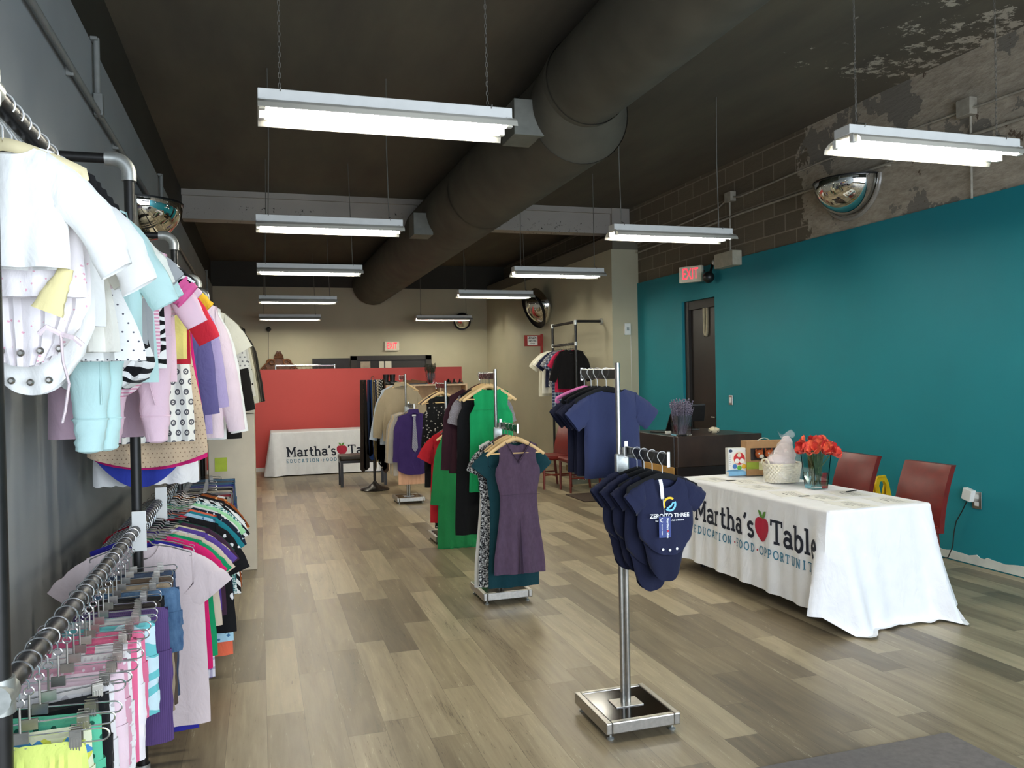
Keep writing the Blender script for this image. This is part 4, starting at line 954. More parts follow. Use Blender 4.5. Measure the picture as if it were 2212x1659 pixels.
adult('blouse', 'slate purple blouse behind the yellow vest', 'blouse', F('slate_purple', '#5a5688'), 4.78, .86, W=.19, C=.2, H=.215, sl=(.58, .07, .05, 84))
adult('blouse', 'lilac blouse squeezed between purple and pink shirts', 'blouse', F('lilac', '#a79ac4'), 4.95, .8, W=.2, C=.21, H=.22, sl=(.55, .07, .05, 82), dx=.02)
o = adult('dress_shirt', 'pale pink dress shirt with long sleeves and buttoned cuffs', 'shirt', F('shell_pink', '#e6d3dc'), 5.2, .84, W=.23, C=.25, H=.25, neck=(.06, .03, .01, 'r'), sl=(.68, .078, .052, 81), dx=.04, fold=(.012, 4), T=.034)
collar(o, F('shell_pink', '#e6d3dc'), .06, .01)
o = adult('dress_shirt', 'white dress shirt behind the pale pink one', 'shirt', WHT, 5.36, .86, W=.23, C=.25, H=.25, neck=(.06, .03, .01, 'r'), sl=(.7, .078, .052, 81), dx=.05, T=.034); collar(o, WHT, .06, .01)
o = adult('blouse', 'cream blouse with short wide sleeve beyond the pink shirt', 'blouse', F('cream', '#dedac8'), 5.75, .55, W=.24, C=.25, H=.25, sl=(.2, .085, .085, 60), dx=.06, T=.034)
adult('camisole', 'white top with small dark specks beyond the cream blouse', 'shirt', F('speckle', '#dcd9d0', 'dots', '#7a7878', 34, .2), 5.95, .78, W=.24, C=.27, H=.29, sl=(.3, .08, .08, 78), dx=.07, T=.034)
adult('cardigan', 'black cardigan with a white button band', 'cardigan', F('black_knit', '#1d1a18'), 6.25, .92, W=.24, C=.27, H=.29, sl=(.6, .08, .055, 80), dx=.08, T=.034)
adult('striped_blouse', 'white blouse with dotted black edging, far end', 'blouse', F('dotty_edge', '#ded9cb', 'dots', '#26221d', 18, .12), 6.5, .7, W=.25, C=.28, H=.29, sl=(.5, .08, .06, 80), dx=.09, T=.034)
adult('blazer', 'cream blazer next to dark jackets at the far end', 'blazer', F('cream_dk', '#cfc8b0'), 6.75, .66, W=.26, C=.28, H=.29, sl=(.55, .085, .065, 81), dx=.1, T=.034)
adult('blazer', 'taupe blazer among dark jackets at the far end', 'blazer', F('taupe', '#6f6854'), 6.92, .66, W=.26, C=.28, H=.29, sl=(.55, .085, .065, 81), dx=.11, T=.034)
adult('blazer', 'dark brown striped blazer at the far end', 'blazer', F('brown_stripe', '#2c2720', 'vstripe', '#4e4738', 40, .2), 7.1, .67, W=.26, C=.28, H=.29, sl=(.55, .085, .065, 80), dx=.12, T=.034)
adult('jacket', 'black jacket at the very end by the oak cabinet', 'jacket', F('black_wool', '#17140f'), 7.28, .68, W=.265, C=.285, H=.29, sl=(.55, .09, .07, 80), dx=.13, T=.034)
# ---------------- lower rail: trousers and shorts on clip hangers
def low_pants(name, lb, mt, y, W, L, hemw, style='clip', dx=0, rz=None, **kw):
    o = pants(name, lb+', lower left rail', mt, W, L, hemw, "children's bottoms on the lower left rail" if y < 3.7 else 'trousers at the far end of the lower rail', int(y*100), **kw)
    return on_rail('l', y, style, o, rz, dx, -.158)
LIME = F('lime_gather', '#dbe77c'); 
o = garment('child_skirt', 'lime yellow gathered skirt nearest on the lower rail', 'skirt', LIME, prof=[(0, .115), (.12, .12), (1, .2)], L=.36, neck=(0, 0, 0, 'r'), slope=0, T=.034, fold=(.016, 12), seed=3, group="children's bottoms on the lower left rail"); on_rail('l', 1.955, 'clip', o, .06, .01, -.158)
low_pants('child_shorts', 'pale shorts with yellow and green blotches and blue birds', F('yellow_blotch', '#eef0cf', 'floral', '#dfe35a', 16, .42, col3='#4d8fd0'), 2.03, .12, .26, .1, rz=.12, fold=(.008, 7))
low_pants('child_shorts', 'sea green shorts with small dark hearts', F('green_hearts', '#5fbf9a', 'dots', '#1f5a48', 26, .16), 2.12, .13, .3, .11, rz=-.05)
low_pants('child_shorts', 'black shorts between the green hearts and white floral pairs', F('black_cotton', '#17171a'), 2.2, .13, .3, .11, rz=.22)
low_pants('child_pants', 'white leggings with grey floral sprigs', F('grey_floral', '#f1eded', 'floral', '#c9c3c6', 26, .25), 2.3, .125, .62, .07)
low_pants('child_pants', 'pale pink leggings behind the floral leggings', F('leggings_pink', '#efd4de'), 2.4, .135, .64, .08)
low_pants('child_shorts', 'sheer pink skort with white specks', F('pink_specks', '#e3a9bd', 'dots', '#f5e8ec', 40, .14), 2.48, .13, .3, .11)
low_pants('child_pants', 'white trousers with lacy eyelet hem', F('eyelet', '#f3f0ef', 'dots', '#dcd3d6', 60, .2), 2.56, .13, .42, .085)
low_pants('child_shorts', 'white shorts with hot pink scalloped side trim', F('pink_trim', '#f6eff1', 'vstripe', '#ea6f97', 9, .22), 2.64, .145, .36, .12)
low_pants('child_shorts', 'bright rose shorts on the nearer of the two rose hangers', F('rose', '#e46c93'), 2.7, .13, .3, .12)
low_pants('child_shorts', 'bright rose skort on the further of the two rose hangers', F('rose2', '#e8799c'), 2.76, .14, .28, .12)
low_pants('child_shorts', 'aqua and white tie-dye shorts', F('tie_dye', '#cfeaf0', 'zebra', '#6fc6c9', 4), 2.84, .16, .3, .14, rz=.03)
low_pants('child_shorts', 'pale grey shorts behind the tie-dye pair', F('pale_grey', '#c9c9c9'), 2.92, .14, .25, .12)
low_pants('child_pants', 'purple corduroy trousers with stitched pocket', F('purple_cord', '#5b4577', 'vstripe', '#4e3b69', 160, .4), 3.02, .165, .46, .13, dx=.02)
low_pants('child_shorts', 'dark brown shorts behind the purple corduroys', F('dark_brown', '#37302b'), 3.1, .15, .25, .13)
low_pants('child_shorts', 'black trousers with metal clips before the denim shorts', F('black_cotton', '#17171a'), 3.18, .155, .32, .13)
o = low_pants('denim_shorts', 'blue denim shorts with stitched hems', F('denim', '#3a5678', 'denim', '#5f7f9f', 40), 3.28, .175, .24, .165, dx=.02)
low_pants('child_pants', 'khaki trousers near the front post', F('khaki_twill', '#a1907a'), 3.38, .155, .5, .11)
low_pants('child_pants', 'brown trousers nearest the front post', F('brown_twill', '#54463b'), 3.48, .155, .52, .11)
low_pants('child_pants', 'dark denim trousers against the front post', F('dark_denim', '#2c3a52', 'denim', '#40506b', 40), 3.57, .155, .52, .11)
# size dividers clipped over the lower rail
for y, l in ((3.66, 'white plastic size divider plate beside the front post'), (4.45, 'larger white size divider plate on the lower rail beyond the post')):
    o = MB().span((-.025, -.003, -.09), (.03, .003, .075)).build('size_divider', 'whiteplastic', None, False, bevel=.002); tag(o, l, 'size divider'); o.location = (RX+.012, y, ZL+.005)
# shirts on thin metal hangers
shirts = [
 (3.82, 'long pale blush top with draped cap sleeves', F('blush', '#dccbcb'), .215, .25, .265, .80, (.13, .1, .11, 52), .0),
 (3.92, 'cobalt dress whose hem shows beneath the blush top', F('cobalt', '#2f2d92'), .19, .22, .24, .86, None, -.03),
 (3.98, 'fuchsia tee right behind the blush top', F('fuchsia', '#cf1f66'), .2, .235, .25, .62, (.12, .08, .08, 55), .02),
 (4.04, 'kelly green tee behind the fuchsia one', F('kelly', '#12905c'), .2, .24, .26, .58, (.13, .08, .08, 55), .03),
 (4.10, 'pale beige tee between green and purple tops', F('beige', '#cdbba6'), .2, .25, .27, .46, (.14, .08, .08, 55), .04),
 (4.16, 'checked cotton shirt in white and violet', F('check_violet', '#e3dde4', 'plaid', '#70609a', 22, .25), .2, .24, .25, .72, None, .02),
 (4.22, 'deep violet top on a thin hanger', F('violet', '#57408f'), .2, .25, .26, .42, (.14, .075, .075, 50), .045),
 (4.28, 'cream knit top with rounded shoulder', F('cream_top', '#d8cfa4'), .2, .25, .26, .40, (.12, .075, .075, 50), .03),
 (4.34, 'plum dark top on a thin hanger', F('dark_plum', '#3c2437'), .21, .26, .27, .48, (.14, .08, .08, 60), .05),
 (4.40, 'bottle green tee with pale neckline', F('bottle', '#1e4a39'), .21, .26, .27, .45, (.12, .08, .08, 52), .03),
 (4.52, 'black blouse with large white floral print', F('big_floral', '#131316', 'floral', '#e8e6e6', 13, .2), .22, .27, .3, .62, (.2, .09, .1, 68), .06),
 (4.58, 'scarlet sleeveless top with folded neckline', F('scarlet_top', '#b51f35'), .21, .24, .25, .4, (.08, .07, .07, 45), .02),
 (4.64, 'light blue floral skirted top', F('blue_floral', '#a9d0e2', 'floral', '#3f6f98', 30, .25), .21, .26, .29, .7, None, .05),
 (4.70, 'turquoise blue knit top', F('turquoise', '#1b7a86'), .21, .26, .27, .52, (.15, .08, .08, 58), .06),
 (4.78, 'coral tunic with its hem showing low', F('coral', '#e06a4c'), .21, .25, .28, .82, None, .05),
 (4.84, 'dark navy print blouse', F('navy_print', '#1b2433', 'floral', '#cfd8de', 42, .2), .22, .26, .28, .55, (.16, .08, .08, 60), .06),
 (4.92, 'white lace top', F('lace', '#e4e2de'), .21, .25, .26, .42, (.12, .07, .07, 50), .05),
 (5.00, 'light mint tee', F('mint_tee', '#9bd39f'), .21, .26, .27, .44, (.14, .08, .08, 52), .06),
 (5.08, 'teal and white scribble print top', F('scribble', '#2c6f72', 'tweed', '#e3ece9', 40, .06), .21, .26, .28, .56, (.14, .08, .08, 58), .07),
 (5.16, 'black and white diagonal striped top', F('diag_bw', '#17171a', 'diag', '#e9e9e6', 22, .5), .22, .27, .3, .58, (.16, .085, .085, 60), .07),
 (5.24, 'white and grey pinstriped shirt', F('pinstripe', '#dcdcd8', 'diag', '#6c6c6c', 44, .3), .21, .26, .27, .42, (.13, .08, .08, 50), .06),
 (5.32, 'black top with a square white neckline', F('black_top', '#161618'), .21, .26, .28, .5, (.14, .08, .08, 58), .07),
 (5.40, 'orange and brown patterned top', F('orange_print', '#8f4a22', 'floral', '#e2a05c', 30, .3), .21, .26, .29, .6, (.16, .08, .08, 62), .08),
 (5.48, 'charcoal top with white zigzag edging', F('charcoal', '#2c2a2e', 'zebra', '#d6d4d0', 8), .21, .26, .29, .62, None, .08)]
for k, (y, lb, mt, W, C, H, L, sl, dx) in enumerate(shirts):
    o = garment('dress' if 'dress' in lb else 'shirt', lb+', lower left rail', 'dress' if 'dress' in lb else 'shirt', mt, W=W, C=C, H=H, L=L, sl=sl, T=.014, fold=(.005, 4), wr=.004, seed=100+k, group='tops on the lower left rail', cut=sl is None)
    on_rail('l', y, 'wire', o, random.uniform(-.06, -.035), dx)
for k, (y, lb, c, L) in enumerate(((5.72, 'stone grey trousers, first of the far pairs', '#8f8a80', .62), (5.84, 'dark red trousers among the far pairs', '#7c1f2b', .5), (5.95, 'mid grey trousers among the far pairs', '#77767a', .66), (6.06, 'taupe trousers among the far pairs', '#a39a8a', .6),
                                  (6.17, 'black trousers among the far pairs', '#1b1a1b', .66), (6.28, 'slate grey trousers among the far pairs', '#6c6b6b', .7), (6.40, 'deep blue trousers with bright edge, far pairs', '#2b2f7a', .68), (6.52, 'petrol blue trousers among the far pairs', '#28536f', .7),
                                  (6.64, 'dark grey trousers near the far end', '#4c4c50', .66), (6.78, 'steel blue trousers with a dangling belt loop', '#3a5f80', .66))):
    low_pants('trousers', lb, F('trs_'+c[1:], c), y, .2, L, .15, 'wideclip', .10)

# ---------------- small pipe rack by the right grey wall
r2 = empty('pipe_rack', (4.75, 12.0, 0), 'small black pipe rack standing against the right grey wall', 'clothes rack')
def rk2(pts, r, name, mat): return MB().tube([Vector(p)-Vector((4.75, 12.0, 0)) for p in pts], r, 12).build(name, mat, r2)
for y in (11.9, 12.95):
    rk2([(4.75, y, 0), (4.75, y, 2.46)], .021, 'post', 'blackpipe'); rk2([(4.75, y, 2.43), (4.75, y, 2.50)], .03, 'elbow', 'galv')
    MB().lathe([(.0001, 0), (.05, 0), (.05, .01), (.028, .015), (.028, .04)], 14, (0, y-12, 0)).build('floor_flange', 'galv', r2)
    rk2([(4.75, y-.0, 2.10), (4.75, y, 2.16)], .028, 'tee_fitting', 'galv')
rk2([(4.75, 11.93, 2.47), (4.75, 12.92, 2.47)], .021, 'top_rail', 'blackpipe')
rk2([(4.75, 11.9, 2.48), (5.18, 11.9, 2.48)], .021, 'wall_arm', 'blackpipe'); rk2([(5.17, 11.9, 2.48), (5.2, 11.9, 2.48)], .05, 'wall_flange', 'galv')
rk2([(4.75, 11.93, 2.13), (4.75, 12.92, 2.13)], .021, 'hanging_rail', 'blackpipe')
for k, (y, lb, nm, mt, W, C, H, L, sl) in enumerate(((12.03, 'black long sleeved jumper nearest on the small right rack', 'jumper', F('black_jumper', '#131112'), .2, .22, .22, .62, (.4, .08, .06, 72)),
        (12.12, 'crimson top showing under the black jumper', 'shirt', F('crimson', '#b32045'), .2, .22, .23, .68, (.2, .08, .07, 60)),
        (12.2, 'blue plaid shirt hanging below the black jumper', 'shirt', F('blue_plaid', '#33405c', 'plaid', '#b9c2cc', 20, .3), .21, .23, .24, .92, (.22, .08, .07, 60)),
        (12.32, 'grey tweed top on the small right rack', 'shirt', F('tweed2', '#55555e', 'tweed', '#c9c9c9', 40, .08), .21, .23, .24, .6, (.2, .08, .075, 55)),
        (12.44, 'dark navy top on the small right rack', 'shirt', F('navy_top', '#1c2038'), .21, .23, .24, .6, (.22, .08, .075, 50)),
        (12.58, 'white ruffled top on the small right rack', 'shirt', F('white_ruffle', '#dad7c8'), .21, .23, .24, .7, (.2, .085, .09, 50)),
        (12.7, 'cream top furthest back on the small right rack', 'shirt', F('cream_ruffle', '#d0ccb8'), .21, .23, .24, .75, (.22, .085, .09, 52)))):
    o = garment(nm, lb, nm, mt, W=W, C=C, H=H, L=L, sl=sl, seed=200+k, group='clothes on the small right rack')
    hang('wire', LR, (4.75, y, 2.13), o, short('thin metal hanger holding the', lb), 'hangers on the small right rack', -.12, -.085); o.location.x -= .03+.02*k*.6

# ================================================================== TABLES
CLOTHM = F('table_linen', '#fafafc', rough=.85)
def folding_table(loc, lx, ly, label):
    r = empty('folding_table', loc, label, 'table'); 
    MB().box((0, 0, .72), (lx-.02, ly-.02, .03)).build('tabletop', 'whiteplastic', r, False, bevel=.006)
    for sx in (-1, 1):
        for sy in (-1, 1):
            g = MB().tube([(sx*(lx/2-.12), sy*(ly/2-.12), .705), (sx*(lx/2-.12), sy*(ly/2-.12), .03)], .013, 10); g.build('leg', 'steel', r)
            MB().tube([(sx*(lx/2-.12), sy*(ly/2-.12), 0), (sx*(lx/2-.12), sy*(ly/2-.12), .035)], .018, 10).build('leg_cap', 'black', r)
    return r
def cloth(name, label, x0, x1, y0, y1, zt, drops, flare, group=None, seed=0):
    """drops: hem drop per side (-x, -y, +x, +y); flare: corner flare (x0y0, x1y0, x1y1, x0y1)"""
    rad = .018; per = []; 
    cs = [(x0+rad, y1-rad, 90, 180, 3), (x0+rad, y0+rad, 180, 270, 0), (x1-rad, y0+rad, 270, 360, 1), (x1-rad, y1-rad, 0, 90, 2)]
    pts = []
    sides = [('-x', lambda t: (x0, (y1-rad)+(y0-y1+2*rad)*t), (-1, 0), y1-y0), ('-y', lambda t: ((x0+rad)+(x1-x0-2*rad)*t, y0), (0, -1), x1-x0),
             ('+x', lambda t: (x1, (y0+rad)+(y1-y0-2*rad)*t), (1, 0), y1-y0), ('+y', lambda t: ((x1-rad)-(x1-x0-2*rad)*t, y1), (0, 1), x1-x0)]
    fl_after = [flare[0], flare[1], flare[2], flare[3]]; fl_before = [flare[3], flare[0], flare[1], flare[2]]
    for si, (nm, fn, nr, ln) in enumerate(sides):
        n = max(24, int(ln/.022))
        for i in range(n+1):
            t = i/n; s = t*ln; e = ln-s
            fb = fl_before[si]*math.exp(-((s-.06)/.062)**2); fa = fl_after[si]*math.exp(-((e-.06)/.062)**2)
            tang = (sides[si][1](1)[0]-sides[si][1](0)[0], sides[si][1](1)[1]-sides[si][1](0)[1]); tl = math.hypot(*tang); tang = (tang[0]/tl, tang[1]/tl)
            wav = .010*math.sin(s*2*PI/.33+seed+si*1.7)+.006*math.sin(s*2*PI/.17+seed*2+si)
            pts.append((fn(t), nr, drops[si], fb, fa, tang, wav, si, s))
    m = 22
    rnd = random.Random(seed)
    def pos(k, v):
        (px, py), nr, D, fb, fa, tang, wav, si, s = pts[k]
        d = D*v; z = zt-d+.0
        # pleat at the corner: pushed out along the normal and pulled toward the corner
        o = .004+(wav+.012)*v**.8*1.1+.02*v + (fb+fa)*v**1.2*.8 + (fl_before[si]*math.exp(-(s/.11)**2)+fl_after[si]*math.exp(-(e/.11)**2))*.25*v**1.2
        tt = (-fl_before[si]*math.exp(-(s/.11)**2)*.62+fl_after[si]*math.exp(-(e/.11)**2)*.62)*v**1.2
        x = px+nr[0]*o+tang[0]*tt; y = py+nr[1]*o+tang[1]*tt
        rr = .02                                     # rounded top edge
        if d < rr: 
            a = d/rr*PI/2; o2 = rr*(1-math.sin(a)); x -= nr[0]*o2; y -= nr[1]*o2; z = zt-rr*(1-math.cos(a))
        if z < .008:
            ex = .008-z; z = .008+.012*abs(math.sin(s*17))*min(1, ex*20); x += nr[0]*ex*.9; y += nr[1]*ex*.9
        return (x, y, z)
    K = len(pts); mb = MB(); vs = []
    lv = [0, .006, .013, .02, .027, .034]+[.034+(1-.034)*(i/m) for i in range(1, m+1)]
    for v in lv: vs += [pos(k, v) for k in range(K)]
    mb.add(vs, [(j*K+k, j*K+(k+1) % K, (j+1)*K+(k+1) % K, (j+1)*K+k) for j in range(len(lv)-1) for k in range(K)])
    cx_, cy_ = (x0+x1)/2, (y0+y1)/2
    ring = [((p[0]-cx_)*.9+cx_, (p[1]-cy_)*.9+cy_, zt+.001*math.sin(p[0]*9+p[1]*7)) for p in (pos(k, 0) for k in range(K))]
    o0 = len(mb.v); mb.v += ring; mb.f += [(k, (k+1) % K, o0+(k+1) % K, o0+k) for k in range(K)]; mb.f.append(tuple(o0+k for k in range(K)))
    o = mb.build(name, CLOTHM, None, True, True); tag(o, label, 'tablecloth', group)
    def on_side(si, s, d, off=.0035):
        idx = [k for k in range(K) if pts[k][7] == si]; base = idx[0]; n = len(idx)-1; L = sides[si][3]
        q = min(max(s/L*n, 0), n-1e-6); k = int(q); fr = q-k; v = max(.002, d/drops[si])
        a = Vector(pos(base+k, v)); b = Vector(pos(base+k+1, v)); p = a.lerp(b, fr); nr = pts[base+k][1]
        return (p.x+nr[0]*off, p.y+nr[1]*off, p.z)
    return o, on_side
TX0, TX1, TY0, TY1, TZ = 3.43, 4.24, 4.33, 6.24, .75
folding_table(((TX0+TX1)/2, (TY0+TY1)/2, 0), TX1-TX0-.02, TY1-TY0-.02, 'folding table hidden beneath the front white tablecloth')
ncl, nside = cloth('tablecloth', 'white printed tablecloth over the near table on the right, by the flower vase', TX0, TX1, TY0, TY1, TZ+.004, (.645, .79, .70, .66), (.15, .17, .08, .06), None, 2)
cloth_print(ncl, lambda x, y: nside(0, x, -y), .164, .265, -.31)
FX0, FX1, FY0, FY1 = .17, 2.02, 14.45, 15.2
folding_table(((FX0+FX1)/2, (FY0+FY1)/2, 0), FX1-FX0-.02, FY1-FY0-.02, 'folding table hidden beneath the far white tablecloth by the red half wall')
fcl, fside = cloth('tablecloth', 'white printed tablecloth over the far table in front of the red half wall', FX0, FX1, FY0, FY1, TZ+.004, (.74, .735, .7, .7), (.10, .06, .06, .06), None, 5)
cloth_print(fcl, lambda x, y: fside(1, x, -y), .166, .22, -.424)

# ---- things on the near table
zt = TZ+.012
def at_table(o, x, y, rz=0): o.location = (x, y, zt); o.rotation_euler = (0, 0, rz); return o
bx = empty('toy_box', (3.88, 6.07, zt), 'white carton with a picture of a red baby toy, left end of the near table', 'toy box', None, .0)
bx.rotation_euler = (0, 0, -.18)
W_, D_, H_ = .18, .07, .235
MB().span((-W_/2, -D_/2, 0), (W_/2, D_/2, H_)).build('carton', 'whiteplastic', bx, False, bevel=.002)
def flat(pts, y): 
    m = MB(); m.add([(x, y, z) for x, z in pts], [tuple(range(len(pts)))]); return m
yf = -D_/2-.0012
flat([(-.09, .0), (.09, .0), (.09, .03)]+[(x, z) for x, z in arc(-.03, .02, .1, .035, 0, 150, 8)]+[(-.09, .05)], yf).build('printed_band', plain('print_sky', '#7fb6da', .5), bx, False)
flat(arc(.005, .145, .062, .062, 0, 360, 26), yf-.0004).build('printed_panel', plain('print_cream', '#e9e0c8', .5), bx, False)
flat(arc(.005, .145, .05, .052, 0, 360, 26), yf-.0008).build('printed_toy', plain('print_red', '#c4242c', .5), bx, False)
for (x, z, r, c) in ((-.015, .125, .021, '#f2efe8'), (.028, .125, .021, '#f2efe8'), (-.035, .08, .02, '#3d73b8'), (.005, .068, .02, '#5fae3c'), (.045, .078, .02, '#eab52e'), (.005, .175, .018, '#e9e0c8')):
    flat(arc(x, z, r, r, 0, 360, 18), yf-.0012).build('printed_shape', plain('print_'+c[1:], c, .5), bx, False)
for x in (-.07, .076):
    flat(arc(x, .212, .016, .014, 0, 360, 16), yf-.0014).build('printed_badge', plain('print_navy', '#1c2f52', .5), bx, False)
for q in range(6): flat([(-.084, .085+q*.018), (-.066, .085+q*.018), (-.066, .090+q*.018), (-.084, .090+q*.018)], yf-.0006).build('printed_line', plain('print_grey', '#b5b9bd', .5), bx, False)
MB().span((W_/2, -D_/2+.01, .11), (W_/2+.0012, D_/2-.01, .15)).build('printed_patch', plain('print_sky2', '#4d7fb4', .5), bx, False)
gb_ = empty('gift_box', (4.12, 6.03, zt), 'brown cardboard window box with fox slippers and a green band, on the near table', 'gift box'); gb_.rotation_euler = (0, 0, -.2)
KR = plain('kraft_card', '#a9825a', .8, 0, .06, 20); W_, D_, H_ = .36, .13, .29
kb = MB().span((-W_/2, -D_/2, 0), (W_/2, D_/2, .125)).span((-W_/2, -D_/2, .232), (W_/2, D_/2, H_)).span((-W_/2, -D_/2, .125), (-W_/2+.035, D_/2, .232)).span((W_/2-.05, -D_/2, .125), (W_/2, D_/2, .232)).span((-W_/2, D_/2-.01, .125), (W_/2, D_/2, .232))
kb.build('carton', KR, gb_, False)
MB().span((-W_/2+.034, .0, .126), (W_/2-.049, .008, .231)).build('liner', plain('liner_dark', '#4b4340', .8), gb_, False)
MB().span((-W_/2-.001, -D_/2-.002, .055), (W_/2+.001, -D_/2-.0005, .115)).build('green_band', plain('band_green', '#93a534', .6), gb_, False)
MB().span((-.075, -D_/2-.004, .045), (-.01, -D_/2-.0022, .118)).build('paper_note', plain('note_cream', '#dcd8a8', .8), gb_, False)
MB().tube([(-.055+.11*i/10, 0, H_+.022*math.sin(PI*i/10)) for i in range(11)], .004, 6, squash=2.5).build('carry_handle', plain('cord_white', '#c9d4c8', .5), gb_)
for s in (0, 1):
    x = -.055+.085*s; fx = MB().sphere((x, -.03, .178), .036, 14, 9, (1, .75, 1.05))
    for e in (-1, 1): fx.add([(x+e*.012, -.03, .205), (x+e*.036, -.03, .2), (x+e*.03, -.03, .232)], [(0, 1, 2)])
    fx.build('fox_slipper', plain('fox_orange', '#b35a2c', .9, 0, .15, 60), gb_)
    MB().sphere((x+.012, -.05, .16), .022, 12, 8, (1, .6, .8)).build('fox_muzzle', plain('fox_white', '#e9e2d6', .9), gb_)
    MB().sphere((x-.012, -.056, .185), .007, 8, 6).build('fox_eye', 'whiteplastic', gb_)
bk = empty('gift_basket', (3.97, 5.57, zt), 'white woven basket of baby clothes wrapped in clear film, on the near table', 'basket')
wv = MB(); rx, ry = .15, .11
wv.grid(lambda u, v: ((rx*(.84+.16*v)+.006*math.sin(2*PI*u*22+PI*int(v*9)))*math.copysign(abs(math.cos(2*PI*u))**.75, math.cos(2*PI*u)), (ry*(.84+.16*v)+.006*math.sin(2*PI*u*22+PI*int(v*9)))*math.copysign(abs(math.sin(2*PI*u))**.75, math.sin(2*PI*u)), .145*v+.002*abs(math.sin(v*9*PI))), 132, 36, True)
wv.disc(.12, .004, 20); WK = plain('white_wicker', '#e5dcc4', .7, 0, .1, 60); wv.build('woven_wall', WK, bk)
MB().tube([(rx*1.02*math.cos(2*PI*i/40), ry*1.02*math.sin(2*PI*i/40), .145+.004*math.sin(i*2.6)) for i in range(40)], .009, 8, True).build('rim', WK, bk)
MB().tube([(-rx-.005, .05*math.cos(a), .15+.04*math.sin(a)) for a in [PI*i/10 for i in range(11)]], .007, 8).build('handle', WK, bk)
ct = MB(); random.seed(8)
def lump(c, r, sc, sd): 
    t = MB().sphere((0, 0, 0), 1, 24, 16); 
    t.v = [(c[0]+x*r*sc[0]*(1+.22*noise.noise(Vector((x*2+sd, y*2, z*2)))), c[1]+y*r*sc[1]*(1+.22*noise.noise(Vector((x*2, y*2+sd, z*2)))), c[2]+z*r*sc[2]*(1+.2*noise.noise(Vector((x*2, y*2, z*2+sd))))) for x, y, z in t.v]; return t
for c, r, sc, sd in (((-.01, 0, .16), .11, (1.1, .8, .6), 1), ((.03, 0, .22), .085, (1, .8, 1.1), 2), ((.05, .01, .29), .055, (1, .7, 1.3), 3)):
    t = lump(c, r, sc, sd); ct.add(t.v, t.f)
ct.build('folded_baby_clothes', F('blush_knit', '#e6d7d6'), bk)
cel = MB(); 
cel.grid(lambda u, v: ((interp([(0, .16), (.35, .165), (.75, .07), (.86, .03), (1, .075)], v)+.012*noise.noise(Vector((u*14, v*6, 1))))*math.cos(2*PI*u)+.045*v, (interp([(0, .12), (.35, .125), (.75, .055), (.86, .025), (1, .05)], v)+.012*noise.noise(Vector((u*14, v*6, 4))))*math.sin(2*PI*u), .005+.385*v+(.02*math.sin(2*PI*u*3) if v > .9 else 0)), 60, 30, True)
g = N('cellophane'); g.base((.96, .98, 1, 1)); g.set(.08, 0, Alpha=.16, Specular_IOR_Level=.8); cel.build('clear_wrap', g.m, bk)
vs_ = empty('glass_vase', (3.975, 5.16, zt), 'tall square glass vase of water holding the red flowers', 'vase')
def sq(r, z): return [(sx*r, sy*r, z) for sx, sy in ((-1, -1), (1, -1), (1, 1), (-1, 1))]
def frustum(r0, z0, r1, z1): 
    m = MB(); m.add(sq(r0, z0)+sq(r1, z1), [(3, 2, 1, 0), (4, 5, 6, 7)]+[(i, (i+1) % 4, (i+1) % 4+4, i+4) for i in range(4)]); return m
vg = MB(); vg.add(sq(.058, 0)+sq(.078, .27)+sq(.073, .27)+sq(.054, .022), [(3, 2, 1, 0), (12, 13, 14, 15)]+[(i+a, (i+1) % 4+a, (i+1) % 4+a+4, i+a+4) for a in (0, 4, 8) for i in range(4)])
vg.build('glass_body', 'clear', vs_, False)
frustum(.0535, .0225, .0605, .12).build('water', 'water', vs_, False)
petmats = [F('flower_coral', '#d5483a', rough=.6), F('flower_red', '#b8231f', rough=.6), F('flower_orange', '#e0603f', rough=.6)]
def make_flower(mi, stemtop, base):
    r = empty('red_flower', (0, 0, 0), 'x', 'flower', 'red-orange flowers in the glass vase')
    st = MB().tube([Vector(base), Vector(base).lerp(Vector(stemtop), .5)+Vector((0, 0, .02)), Vector(stemtop)], .0035, 6); st.build('stem', 'leafgreen', r)
    dirv = Vector((stemtop[0]*1.6, stemtop[1]*1.6, .09)).normalized(); q = dirv.to_track_quat('Z', 'Y').to_matrix().to_4x4()
    for k in range(7):
        a0 = 2*PI*k/7+random.uniform(-.2, .2); op = random.uniform(.6, 1.0) if k < 5 else .35; L = random.uniform(.062, .078)
        p = MB()
        def fn(u, v):
            wd = .030*math.sin(PI*min(1, v*.82+.1))**.8*(1.1 if v < .8 else 1); rr = .006+op*.055*math.sin(v*PI*.55)+(.012*v*v*op)
            x = rr+.004*math.cos((u-.5)*4); yy = (u-.5)*2*wd; z = L*v*(1-.35*op*v)+.008*abs(u-.5)*2*v+.004*noise.noise(Vector((u*5, v*5, k)))
            return (x*math.cos(a0)-yy*math.sin(a0), x*math.sin(a0)+yy*math.cos(a0), z)
        p.grid(fn, 8, 10); p.xf(q); p.v = [(x+stemtop[0], y+stemtop[1], z+stemtop[2]) for x, y, z in p.v]
        p.build('petal', petmats[(mi+(k % 2)) % 3], r)
    r.location = (3.975, 5.16, zt); return r
random.seed(4)
fl_pos = [(-.11, -.02, .285), (-.06, .05, .315), (-.035, -.07, .30), (.02, .02, .325), (.05, -.06, .29), (.085, .04, .305), (.115, -.03, .255), (0, -.1, .275), (-.09, -.08, .285), (.06, -.1, .27)]
